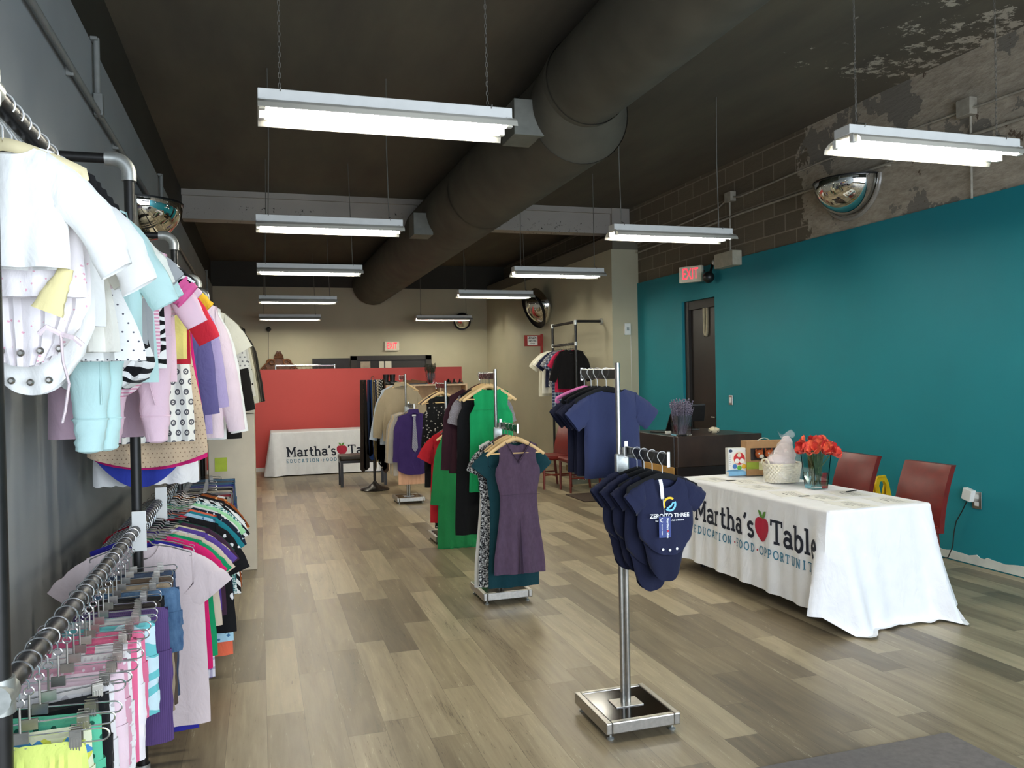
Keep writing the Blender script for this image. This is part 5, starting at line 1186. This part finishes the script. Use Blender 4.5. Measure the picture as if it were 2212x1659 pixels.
fl_lab = ['leftmost of the red-orange blooms in the square glass vase', 'coral bloom standing at the back left of the vase', 'deep red bloom at the front left of the vase', 'topmost bloom in the middle of the vase', 'red bloom right of centre at the front of the vase', 'orange-red bloom at the back right of the vase',
          'rightmost bloom drooping over the vase rim', 'bloom hanging over the front rim of the vase', 'lower bloom at the far left front of the vase', 'orange bloom low on the right front of the vase']
for i, p in enumerate(fl_pos):
    f = make_flower(i % 3, p, (-p[0]*.3, -p[1]*.3, .03)); f['label'] = fl_lab[i]
lfm = MB()
for i in range(26):
    a = random.uniform(0, 6.28); r0 = random.uniform(.0, .04); x, y = r0*math.cos(a), r0*math.sin(a)
    lfm.tube([(x, y, random.uniform(.07, .12)), (x*1.3, y*1.3, .19), (x*1.5, y*1.5, random.uniform(.24, .29))], [.004, .008, .003], 6, squash=.35)
lo = lfm.build('leaf_bunch', 'leafgreen'); tag(lo, 'bunch of green leaves crowded inside the glass vase', 'leaves', None, 'stuff'); lo.location = (3.975, 5.16, zt)
random.seed(9)
papers = [(3.60, 5.95, .12, 'sheet of printed paper at the near table corner by the toy carton'), (3.72, 5.72, -.1, 'sheet of printed paper in front of the gift box'), (3.66, 5.40, .1, 'sheet of printed paper in front of the woven basket'), (3.64, 5.03, -.25, 'sheet of printed paper left of the vase foot'),
          (3.74, 4.78, .12, 'sheet of printed paper in the middle of the near table edge'), (4.02, 4.88, -.2, 'sheet of printed paper behind the vase with a pen on it'), (3.72, 4.47, .06, 'sheet of printed paper nearest the front corner'), (4.06, 4.52, -.08, 'sheet of printed paper at the back right of the near table')]
for x, y, rz, l in papers:
    p = MB().box((0, 0, 0), (.216, .28, .0012)).build('paper_sheet', 'paper', None, False); tag(p, l, 'paper', 'papers on the near table'); p.location = (x, y, zt-.0065); p.rotation_euler = (0, 0, rz)
    ln = MB(); ln.box((-.03, -.0, .0009), (.012, .09, .0004))
    for q in range(4): ln.box((.0+q*.018, -.0, .0009), (.004, .2, .0004))
    ln.build('printed_lines', plain('print_text', '#8a8a88', .8), p, False)
pen = MB().tube([(0, 0, 0), (.0, .13, 0)], [.0045, .004], 8).build('pen', 'black'); tag(pen, 'black pen lying right of the glass vase', 'pen'); pen.location = (4.03, 4.9, zt+.002); pen.rotation_euler = (0, 0, -1.25)
MB().tube([(0, .13, 0), (0, .142, 0)], [.004, .001], 8).build('tip', 'steel', pen)

# ---- chairs
def chair(loc, rz, label, group=None):
    r = empty('leather_chair', loc, label, 'chair', group, rz)       # faces local +y
    MB().grid(lambda u, v: ((u-.5)*.46*(1-.05*v), -.21-.05*v-.08*v*v+.03*(1-(2*u-1)**2)*0 -.0, .44+.57*v), 8, 12)
    bk_ = MB()
    for sgn, off in ((0, 0), (1, .045)):
        bk_.grid(lambda u, v: ((u-.5)*(.47-.015*v), -.20-.04*v-.09*v*v-off+(.010 if sgn == 0 else -.010)*(1-(2*u-1)**4)*(1-(2*v-1)**6), .42+.50*v), 10, 14)
    n0 = 11*15
    edge = [i for i in range(11)]+[11*(j+1)-1 for j in range(1, 15)]+[14*11+i for i in range(9, -1, -1)]+[11*j for j in range(13, 0, -1)]
    bk_.f += [(edge[i], edge[(i+1) % len(edge)], edge[(i+1) % len(edge)]+n0, edge[i]+n0) for i in range(len(edge))]
    bk_.build('backrest', 'redleather', r)
    pip = MB().tube([((-.5+.04)*.44, -.238-.0, .46), (-.44*.46, -.33-.045, .905), (.44*.46, -.33-.045, .905), (.5*.44-.018, -.238, .46)], .005, 6); pip.build('piping', 'redleather', r)
    MB().span((-.235, -.22, .41), (.235, .24, .475)).build('seat', 'redleather', r, True, bevel=.02)
    for sx in (-1, 1):
        MB().tube([(sx*.2, .205, .41), (sx*.2, .21, 0)], [.022, .016], 8).build('leg', 'redwood', r)
        MB().tube([(sx*.2, -.2, .42), (sx*.2, -.25, 0)], [.022, .016], 8).build('leg', 'redwood', r)
    MB().tube([(-.2, .0, .18), (.2, .0, .18)], .01, 8).build('stretcher', 'redwood', r)
    for sx in (-1, 1): MB().tube([(sx*.2, .207, .2), (sx*.2, -.226, .2)], .01, 8).build('stretcher', 'redwood', r)
    return r
chair((4.57, 5.04, 0), 1.57, 'nearest oxblood leather chair behind the right end of the near table')
chair((4.57, 5.80, 0), 1.55, 'oxblood leather chair behind the red flowers, left of the yellow sign')
chair((4.06, 11.30, 0), 1.75, 'oxblood leather chair seen side on, left one beside the dark desk', 'two side-on chairs')
chair((4.31, 10.76, 0), 1.57, 'oxblood leather chair seen side on, right one half behind the navy tees', 'two side-on chairs')
ws = empty('wet_floor_sign', (5.33, 6.02, 0), 'yellow folding floor sign between the two leather chairs', 'floor sign', None, .25)
for s in (-1, 1):
    pl_ = MB(); t = s*.11
    def P(x, z): return (x, t*(1-z/.68)+s*.004, z)
    o_ = [(-.15, 0), (-.09, .62), (-.06, .68), (.06, .68), (.09, .62), (.15, 0)]; hole = [(-.035, .56), (-.035, .62), (.035, .62), (.035, .56)]
    outl = [P(x, z) for x, z in o_]; inn = [P(x, z) for x, z in ((-.045, .50), (-.055, .60), (-.03, .635), (.03, .635), (.055, .60), (.045, .50))]
    pl_.add(outl+inn, [(i, i+1, i+7, i+6) for i in range(5)]+[(5, 0, 6, 11)])
    o2 = pl_.build('panel', 'yellow', ws, False); sm_ = o2.modifiers.new('thick', 'SOLIDIFY'); sm_.thickness = .014
MB().tube([(-.05, 0, .675), (.05, 0, .675)], .012, 8).build('hinge', 'yellow', ws)

# ---- reception desk
dk = empty('reception_desk', (3.88, 7.1, 0), 'dark L-shaped wooden reception desk in front of the teal wall', 'desk')
MB().span((0, 0, .72), (.95, .06, 1.02)).build('upper_front', 'darkwood', dk, False, bevel=.004)
MB().span((.0, .012, .58), (.95, .06, .72)).build('dark_band', 'darkwood2', dk, False, bevel=.003)
MB().span((.0, .0, .0), (.95, .06, .58)).build('lower_front', 'darkwood', dk, False, bevel=.004)
MB().span((-.01, .06, .0), (.05, 1.55, 1.02)).build('side_panel', 'darkwood2', dk, False, bevel=.004)
MB().span((.05, .06, .97), (.95, .62, 1.015)).build('counter_top', 'darkwood', dk, False, bevel=.004)
MB().span((.05, .62, .97), (.95, 1.15, 1.01)).build('counter_top', 'darkwood', dk, False, bevel=.004)
MB().span((-.03, .05, .61), (-.01, .68, .715)).build('pine_board', plain('raw_pine', '#b98d4a', .6, 0, .12, 8), dk, False, 'bevel' and .002)
MB().span((.93, .06, 0), (.99, .62, 1.0)).build('end_panel', 'darkwood', dk, False, bevel=.004)
zd = 1.02
lp = empty('laptop', (4.17, 7.85, 1.012), 'black laptop open on the desk behind the navy tees', 'laptop', None, .35)
MB().span((-.16, -.11, 0), (.16, .11, .018)).build('keyboard_base', 'black', lp, False, bevel=.004)
MB().box((0, -.15, .11), (.32, .012, .21), Matrix.Rotation(.38, 3, 'X')).build('screen_lid', 'black', lp, False, bevel=.004)
mo = empty('desk_monitor', (4.52, 8.0, 1.012), 'black sales monitor tilted behind the dried lavender', 'monitor', None, -.3)
MB().box((0, 0, .19), (.34, .03, .2), Matrix.Rotation(.35, 3, 'X')).build('screen', 'black', mo, False, bevel=.005)
MB().tube([(0, .02, .01), (0, .04, .18)], .02, 8).build('stand', 'black', mo); MB().span((-.1, -.05, 0), (.1, .12, .012)).build('foot', 'black', mo, False, bevel=.003)
lv_ = empty('glass_vase', (4.02, 7.28, zd), 'square clear glass vase holding dried lavender on the desk corner', 'vase')
vv = MB(); vv.add(sq(.075, 0)+sq(.08, .2)+sq(.075, .2)+sq(.07, .012), [(3, 2, 1, 0), (12, 13, 14, 15)]+[(i+a, (i+1) % 4+a, (i+1) % 4+a+4, i+a+4) for a in (0, 4, 8) for i in range(4)]); vv.build('glass_body', 'clear', lv_, False)
random.seed(12)
def lavender(h0, h1, spread, r, n, name, lab, loc, mat, mats):
    s1 = MB(); 
    for i in range(n):
        a = random.uniform(0, 6.28); k = math.sqrt(random.random()); x, y = r*k*math.cos(a), r*k*math.sin(a); h = random.uniform(h0, h1)
        e = (x*spread+random.uniform(-.01, .01), y*spread+random.uniform(-.01, .01), h)
        s1.tube([(x*.6, y*.6, .015), ((x+e[0])/2, (y+e[1])/2, h*.5), e], .0014, 4)
        for q in range(5):
            t = 1-q*.075; s1.sphere((x*.6+(e[0]-x*.6)*t+random.uniform(-.003, .003), y*.6+(e[1]-y*.6)*t+random.uniform(-.003, .003), .015+(e[2]-.015)*t), .0055, 5, 4, (1, 1, 1.5))
    o = s1.build(name, mat); tag(o, lab, 'dried flowers', None, 'stuff'); o.location = loc; return o
lavender(.27, .36, 1.75, .065, 110, 'dried_lavender', 'grey purple dried lavender stalks standing in the desk vase', (4.02, 7.28, zd), plain('dry_lavender', '#6b6577', .9, 0, .25, 60), None)
MB_ = lump((0, 0, .03), .05, (1.2, .9, .7), 5); wr = MB_.build('cloth_bundle', F('tan_print', '#c9bda0', 'floral', '#5b5348', 40, .25)); tag(wr, 'small crumpled cream printed bundle on the desk top', 'bundle'); wr.location = (4.42, 7.33, zd+.002)
cb = MB().span((-.03, -.02, 0), (.03, .02, .03)).build('card_reader', 'whiteplastic', None, False, bevel=.004); tag(cb, 'little white card reader between laptop and lavender', 'card reader'); cb.location = (4.02, 7.55, 1.016)
MB().span((-.024, -.014, .03), (.024, .006, .032)).build('screen', 'black', cb, False)
cr = empty('low_display_board', (4.68, 11.25, 0), 'low grey board with a white squiggle standing behind the side-on chairs', 'board')
MB().span((-.32, -.01, .02), (.3, .03, .22)).build('panel', plain('slate_board', '#77796a', .6, 0, .15), cr, False, bevel=.003)
MB().span((-.34, -.02, .22), (.32, .12, .30)).build('wooden_top', plain('worn_pine', '#9b8354', .6, 0, .2), cr, False, bevel=.003)
sq_ = MB(); stroke(sq_, [(-.2+.05*i, .09+.02*math.sin(i*2.2)+.004*i) for i in range(9)], .016, lambda x, z: (x, -.013, z)); sq_.build('white_squiggle', 'white_print', cr, False)
MB().span((.27, -.03, .08), (.32, -.02, .2)).build('yellow_edge', plain('edge_yellow', '#cdbb55', .6), cr, False)

# ---- tie rack, bench, shelf unit and shoes by the red half wall
tr = empty('tie_rack', (1.60, 12.1, 0), 'dark round footed stand hung with neckties in front of the red half wall', 'tie stand')
MB().lathe([(.0001, 0), (.21, 0), (.215, .012), (.19, .03), (.1, .055), (.04, .10), (.022, .13)], 32).build('round_base', 'darkwood2', tr)
MB().tube([(0, 0, .1), (0, 0, .78)], .02, 12).build('post', 'darkwood2', tr); MB().tube([(0, 0, .78), (0, 0, 1.62)], .008, 10).build('rod', 'chrome', tr)
MB().tube([(.022*math.cos(a), 0, 1.645+.032*math.sin(a)) for a in [2*PI*i/18 for i in range(18)]], .004, 6, True).build('ring', 'chrome', tr)
MB().tube([(-.17, 0, 1.605), (.17, 0, 1.605)], .005, 8).tube([(0, -.15, 1.6), (0, .15, 1.6)], .005, 8).build('cross_bars', 'chrome', tr)
ties = [(-.165, 0, '#2a211c', 'brown', 'tweed', '#7a6a4a', 1.35), (-.14, .02, '#3a2a1c', 'umber', 'floral', '#8c6a3c', 1.3), (-.115, 0, '#1d1a18', 'black', None, None, 1.32), (-.06, .0, '#22304f', 'navy', None, None, 1.12), (-.03, 0, '#1f3a6e', 'royal blue', None, None, 1.18),
        (.03, 0, '#24385f', 'blue', None, None, 1.2), (.07, 0, '#c9b9a0', 'grey and cream striped', 'diag', '#5a5148', 1.22), (.105, 0, '#1b1b1e', 'black and white striped', 'diag', '#d8d6d0', 1.28), (.14, 0, '#25221f', 'charcoal dotted', 'dots', '#b9b4a8', 1.34), (.165, 0, '#3b2c21', 'dark brown', None, None, 1.38),
        (0, -.06, '#b9a24a', 'yellow', 'diag', '#d8cc8a', 1.15), (0, -.11, '#6d5326', 'bronze', 'vstripe', '#8c6d36', 1.3), (0, .07, '#8d6a2c', 'ochre', None, None, 1.4), (0, .12, '#53301f', 'rust brown', None, None, 1.3)]
for i, (x, y, c, nm, pt, c2, L) in enumerate(ties):
    t = MB()
    for s, LL, yo in ((1, L, -.012), (-1, L*.86, .012)):
        LL = min(LL, 1.42)
        t.prism([(-.02, 0), (.02, 0), (.03, -LL*.5), (.045 if s > 0 else .028, -LL+.05), (0, -LL), (-.045 if s > 0 else -.028, -LL+.05), (-.03, -LL*.5)], yo-.002, yo+.002)
    t.tube([(-.02, 0, .004), (.02, 0, .004)], .0125, 8)
    o = t.build('neck_tie', F('tie_%d' % i, c, pt, c2 or '#222222', 30 if pt != 'tweed' else 40, .3), None, False); tag(o, nm+' necktie draped over the tie stand', 'tie', 'neckties on the stand')
    o.location = (1.60+x, 12.1+y, 1.61); o.rotation_euler = (0, 0, 0 if abs(y) < .03 else PI/2)
bn = empty('bench', (1.5, 12.75, 0), 'dark padded bench beside the tie stand, in front of the far tablecloth', 'bench')
MB().span((-.36, -.19, .40), (.36, .19, .48)).build('seat_pad', plain('brown_leatherette', '#33291f', .45, 0, .2), bn, True, bevel=.025); MB().span((-.35, -.18, .36), (.35, .18, .40)).build('apron', 'darkwood2', bn, False)
for sx in (-1, 1):
    for sy in (-1, 1): MB().span((sx*.33-.02, sy*.16-.02, 0), (sx*.33+.02, sy*.16+.02, .36)).build('leg', 'darkwood2', bn, False)
sh = empty('shelf_unit', (2.16, 14.5, 0), 'birch cubby shelf with shoes on top against the red half wall', 'shelf')
SL_ = M['birch']
MB().span((0, 0, 1.49), (1.48, .38, 1.52)).build('top_board', SL_, sh, False, bevel=.002)
for x in (0, .49, .97, 1.45): MB().span((x, 0, 0), (x+.03, .38, 1.49)).build('divider', SL_, sh, False)
for z in (.05, .4, .77, 1.13): MB().span((.03, .01, z), (1.45, .37, z+.025)).build('shelf_board', SL_, sh, False)
MB().span((.0, .37, 0), (1.48, .38, 1.49)).build('back_panel', plain('shelf_back', '#bfa27c', .6), sh, False)
def shoe(loc, rz, mat, label, boot=False, L=.26, grp=None):
    r = empty('boot' if boot else 'shoe', loc, label, 'boot' if boot else 'shoe', grp, rz)
    m = MB()
    def fn(u, v):
        a = 2*PI*u; x = L*(v-.5); wd = .042*abs(math.sin(PI*min(.97, max(.05, v*.9+.06))))**.5; h = .075-.04*v if v < .5 else .055-.03*(v-.5)*2
        return (x, wd*math.cos(a), .02+max(0, math.sin(a))*h)
    m.grid(fn, 16, 14, True); m.build('upper', mat, r)
    MB().prism([(-L/2, 0), (L/2-.01, 0), (L/2, .012), (L/2-.02, .024), (-L/2, .03)], -.036, .036).build('sole', 'black', r)
    if boot:
        MB().lathe([(.045, .06), (.048, .12), (.055, .19), (.052, .19), (.042, .07)], 16, (-L*.28, 0, 0)).build('shaft', mat, r)
    return r
shoe((2.22, 14.6, 1.52), .4, M['black'], 'black ankle boot on the left of the birch shelf top', True, .22); shoe((2.34, 14.62, 1.52), .4, M['black'], 'black ankle boot right of its pair on the shelf top', True, .22)
BR = plain('tan_suede', '#6a4a2f', .8, 0, .2); shoe((2.62, 14.58, 1.52), 0, BR, 'brown suede shoe in front of the dried bunch on the shelf', False, .3); shoe((2.78, 14.66, 1.52), 0, BR, 'brown suede shoe beside the glass of dried stems', False, .3)
for k in range(3): shoe((3.32+.11*k, 14.6, 1.52), 1.2, plain('sandal_%d' % k, ('#5a4636', '#c79a8a', '#b96f5c')[k], .6), ('small dark', 'small blush', 'small coral')[k]+' shoe at the right end of the shelf top', False, .2)
v2 = empty('glass_vase', (2.98, 14.62, 1.521), 'cloudy square glass vase holding dark dried stems on the shelf', 'vase')
vv = MB(); vv.add(sq(.07, 0)+sq(.075, .2)+sq(.07, .2)+sq(.065, .012), [(3, 2, 1, 0), (12, 13, 14, 15)]+[(i+a, (i+1) % 4+a, (i+1) % 4+a+4, i+a+4) for a in (0, 4, 8) for i in range(4)]); vv.build('glass_body', 'clear', v2, False)
lavender(.28, .38, 1.8, .06, 80, 'dried_stems', 'dark green dried stems in the shelf vase', (2.98, 14.62, 1.521), plain('dry_stems', '#3d3f30', .9, 0, .3, 60), None)
# ---- oak cabinet at the end of the left rack
cbn = empty('oak_cabinet', (-.24, 7.45, 0), 'tall bleached oak cabinet at the end of the left clothes rail', 'cabinet')
MB().span((-.19, 0, 0), (.19, 1.3, 1.36)).build('body', 'bleached', cbn, False, bevel=.003); MB().span((-.195, -.005, 1.365), (.195, 1.305, 1.49)).build('top_section', 'bleached', cbn, False, bevel=.003)
nt = MB().span((-.05, -.002, -.06), (.05, 0, .06)).build('sticky_note', plain('lime_note', '#b3c63d', .7), None, False); tag(nt, 'lime green paper stuck to the oak cabinet', 'note'); nt.location = (-.33, 7.447, .93)

# ---- behind the red half wall
ro = empty('rolling_rack', (.90, 17.0, 0), 'chrome rolling rack whose top shows above the red half wall', 'clothes rack')
MB().tube([(-.58, 0, 1.93), (.58, 0, 1.93)], .02, 12).build('top_rail', 'chrome', ro)
for s in (-1, 1):
    MB().tube([(s*.58, 0, .1), (s*.58, 0, 1.95)], .018, 12).build('upright', 'chrome', ro); MB().tube([(s*.58, -.22, .1), (s*.58, .22, .1)], .018, 10).build('foot_bar', 'chrome', ro)
    for q in (-1, 1): MB().sphere((s*.58, q*.2, .045), .045, 12, 8, (.5, 1, 1)).build('caster', 'black', ro)
MB().tube([(-.58, 0, .12), (.58, 0, .12)], .016, 10).build('lower_rail', 'chrome', ro)
for k in range(12):
    h = hang('wire', .022, (.42+.082*k, 17.0, 1.93), None, 'thin metal hanger on the chrome rolling rack behind the red half wall', 'empty hangers on the rolling rack', random.uniform(-.2, .2))
hb = empty('carved_headboard', (.42, 18.6, 0), 'carved brown scrollwork headboard leaning on the back wall', 'headboard')
out_ = []
for i in range(41):
    x = -.4+.8*i/40; a = abs(x)
    z = 1.84+.13*math.exp(-(x/.09)**4)+.30*max(0, 1-(a/.42)**1.9)+.02*math.sin(a*45)
    out_.append((x, z))
MB().prism([(-.4, 1.2)]+out_+[(.4, 1.2)], -.02, .03).span((-.38, -.02, 0), (-.3, .03, 1.25)).span((.3, -.02, 0), (.38, .03, 1.25)).build('panel', 'carved', hb, False)
sc_ = MB()
for s in (-1, 1):
    sp = [(s*(.16+(.10-.0062*i)*math.cos(.5*i)), -.035, 2.03+(.085-.0053*i)*math.sin(.5*i)) for i in range(14)]; sc_.tube(sp, .018, 8)
    sp = [(s*(.31+(.07-.0045*i)*math.cos(.5*i+2)), -.035, 1.9+(.055-.0035*i)*math.sin(.5*i+2)) for i in range(13)]; sc_.tube(sp, .014, 8)
    sc_.tube([(s*.05, -.035, 2.1), (s*.16, -.035, 2.09), (s*.28, -.035, 2.0), (s*.39, -.035, 1.88)], .014, 8)
sc_.build('scrolls', plain('carved_light', '#6b411f', .5, 0, .3, 25), hb)
MB().lathe([(.0001, 0), (.05, .01), (.075, .03), (.09, .03)], 18, (0, -.03, 2.16), 'y', PI).build('shell_crest', 'carved', hb)
cr2 = MB()
for k in range(9):
    a = PI*k/8; cr2.tube([(0, -.03, 2.12), (.10*math.cos(a), -.035, 2.14+.11*math.sin(a))], [.01, .017], 6)
cr2.build('shell_ribs', 'carved', hb)
bp = MB().span((1.14, 18.64, 1.0), (1.96, 18.69, 2.11)).build('notice_board', plain('blackboard', '#26262a', .6), None, False, bevel=.004); tag(bp, 'black board on the back wall left of the doorway', 'board')
cmr = empty('security_camera', (.22, 18.66, 2.76), 'small black camera on the back wall above the headboard', 'camera')
MB().sphere((0, -.04, 0), .055, 14, 9).build('dome', 'black', cmr); MB().span((-.03, -.02, -.02), (.03, .035, .05)).build('bracket', 'black', cmr, False)
MB().tube([(0, .03, 0), (-.02, .035, -.9)], .004, 5).build('cable', 'black', cmr)

# ---- signs and small wall things
def exit_sign(loc, rz, label):
    r = empty('exit_sign', loc, label, 'exit sign', None, rz)
    MB().span((-.165, -.03, -.105), (.165, .03, .105)).build('housing', plain('sign_cream', '#ddd6c0', .5), r, False, bevel=.006)
    t = text_on('EXIT', .205, lambda x, y: (x*.56, -.0315, y), .0015); t.build('exit_letters', 'exitred', r, False)
    return r
exit_sign((2.92, 18.66, 2.375), 0, 'lit red exit sign on the back wall above the doorway')
ex = exit_sign((5.46, 9.55, 2.935), -1.02, 'lit red exit sign projecting from the teal wall above the dark door')
MB().tube([(.0, .03, .0), (.1, .10, .02), (.14, .14, .06)], .012, 8).build('bracket', 'black', ex)
bc = empty('security_camera', (5.56, 9.22, 2.86), 'round black camera on the teal wall beside the exit sign', 'camera')
MB().sphere((-.04, 0, 0), .075, 16, 10).build('dome', 'black', bc); MB().tube([(-.02, 0, .03), (.03, .02, .16), (.06, .05, .2)], .018, 8).build('arm', 'black', bc)
el = empty('emergency_light', (5.56, 8.84, 3.03), 'beige emergency light box at the top of the teal wall', 'emergency light')
MB().span((-.06, -.21, -.09), (.07, .21, .09)).build('box', plain('box_beige', '#aaa592', .5), el, False, bevel=.006)
MB().lathe([(.0001, .02), (.04, .015), (.045, 0)], 16, (-.06, .05, .0), 'x').build('lens', 'chrome', el); MB().sphere((-.03, .24, 0), .04, 12, 8).build('lamp_head', 'galv', el)
ns = empty('notice_sign', (5.19, 14.74, 2.2), 'red bracket sign reading notice employees only on the grey wall', 'sign')
MB().span((-.03, -.03, -.26), (.01, .03, .23)).build('post', 'redpaint', ns, False, bevel=.003); MB().span((-.36, -.022, .0), (-.03, .002, .21)).build('arm_board', 'redpaint', ns, False, bevel=.003)
MB().span((-.30, -.026, .018), (-.10, -.0225, .192)).build('sign_plate', 'paper', ns, False); MB().span((-.285, -.0275, .135), (-.115, -.0262, .182)).build('black_bar', 'black', ns, False)
t = text_on('NOTICE', .05, lambda x, y: (-.20+x*.95, -.0280, .158+y), .001); t.build('sign_text', 'paper', ns, False)
t = text_on('EMPLOYEES', .035, lambda x, y: (-.20+x*.85, -.0266, .098+y), .0012); t.add(*(lambda q: (q.v, q.f))(text_on('ONLY', .035, lambda x, y: (-.20+x, -.0266, .05+y), .0012))); t.build('sign_text', 'ink', ns, False)
ls = empty('light_switch', (5.628, 8.91, 1.29), 'white light switch on the teal wall right of the dark door', 'switch')
MB().span((-.012, -.04, -.06), (0, .04, .06)).build('plate', 'steel', ls, False, bevel=.003); MB().span((-.02, -.018, -.035), (-.01, .018, .035)).build('rocker', 'whiteplastic', ls, False, bevel=.003)
th = empty('thermostat', (5.44, 11.49, 2.33), 'small white thermostat at the edge of the grey pillar', 'thermostat')
MB().span((-.05, -.03, -.09), (.05, 0.008, .09)).build('case', 'whiteplastic', th, False, bevel=.006); MB().span((-.02, -.034, -.02), (.02, -.03, .03)).build('display', 'galv', th, False)
MB().tube([(.06, 0, -.09), (.065, 0, -2.3)], .004, 5).build('cable', 'whiteplastic', th)
ol_ = empty('wall_outlet', (5.628, 5.27, .55), 'steel wall outlet low on the teal wall', 'outlet')
MB().span((-.008, -.045, -.07), (0, .045, .07)).build('plate', 'steel', ol_, False, bevel=.002)
for z in (-.03, .03): MB().span((-.012, -.018, z-.017), (-.008, .018, z+.017)).build('socket', 'whiteplastic', ol_, False)
ad = empty('power_adapter', (5.60, 5.31, .58), 'white power adapter plugged into the wall outlet with a black cord', 'adapter')
MB().box((0, .02, .01), (.05, .09, .10), Matrix.Rotation(.25, 3, 'X')).build('block', 'whiteplastic', ad, False, bevel=.006)
MB().tube([Vector(p)-Vector((5.6, 5.31, .58)) for p in ((5.59, 5.34, .53), (5.585, 5.38, .45), (5.58, 5.44, .35), (5.585, 5.47, .25), (5.58, 5.48, .13), (5.57, 5.52, .03), (5.5, 5.58, .012), (5.4, 5.65, .012))], .005, 6).build('cord', 'black', ad)
ds = empty('door_strap', (5.70, 9.60, 2.56), 'pale padded strap looped over the top of the dark door', 'strap')
MB().tube([(0, .05, 0), (0, .05, -.2), (0, .042, -.38), (0, .02, -.43), (0, 0, -.43), (0, -.02, -.38), (0, -.03, -.2), (0, -.03, .0)], .02, 8).build('strap_loop', plain('strap_cream', '#a39a82', .8), ds)
MB().tube([(.01, .05, 0), (.01, .05, .03), (.012, .0, .03)], .008, 6).tube([(.01, -.03, 0), (.01, -.03, .03), (.012, .0, .03)], .008, 6).build('hook', 'steel', ds)
m1 = MB().span((0, 0, 0), (1.37, 1.15, .012)).build('floor_mat', 'mat', None, False, bevel=.004); tag(m1, 'grey entrance mat at the lower right of the floor', 'mat'); m1.location = (1.55, 1.76, .0)
m2 = MB().span((-.45, -.35, 0), (.45, .35, .012)).build('floor_mat', 'mat2', None, False, bevel=.004); tag(m2, 'dark brown mat on the floor by the reception desk', 'mat'); m2.location = (4.42, 10.08, 0)
for o in list(COL.objects):
    if 'proto' in o: del o['proto']
bpy.context.view_layer.update()
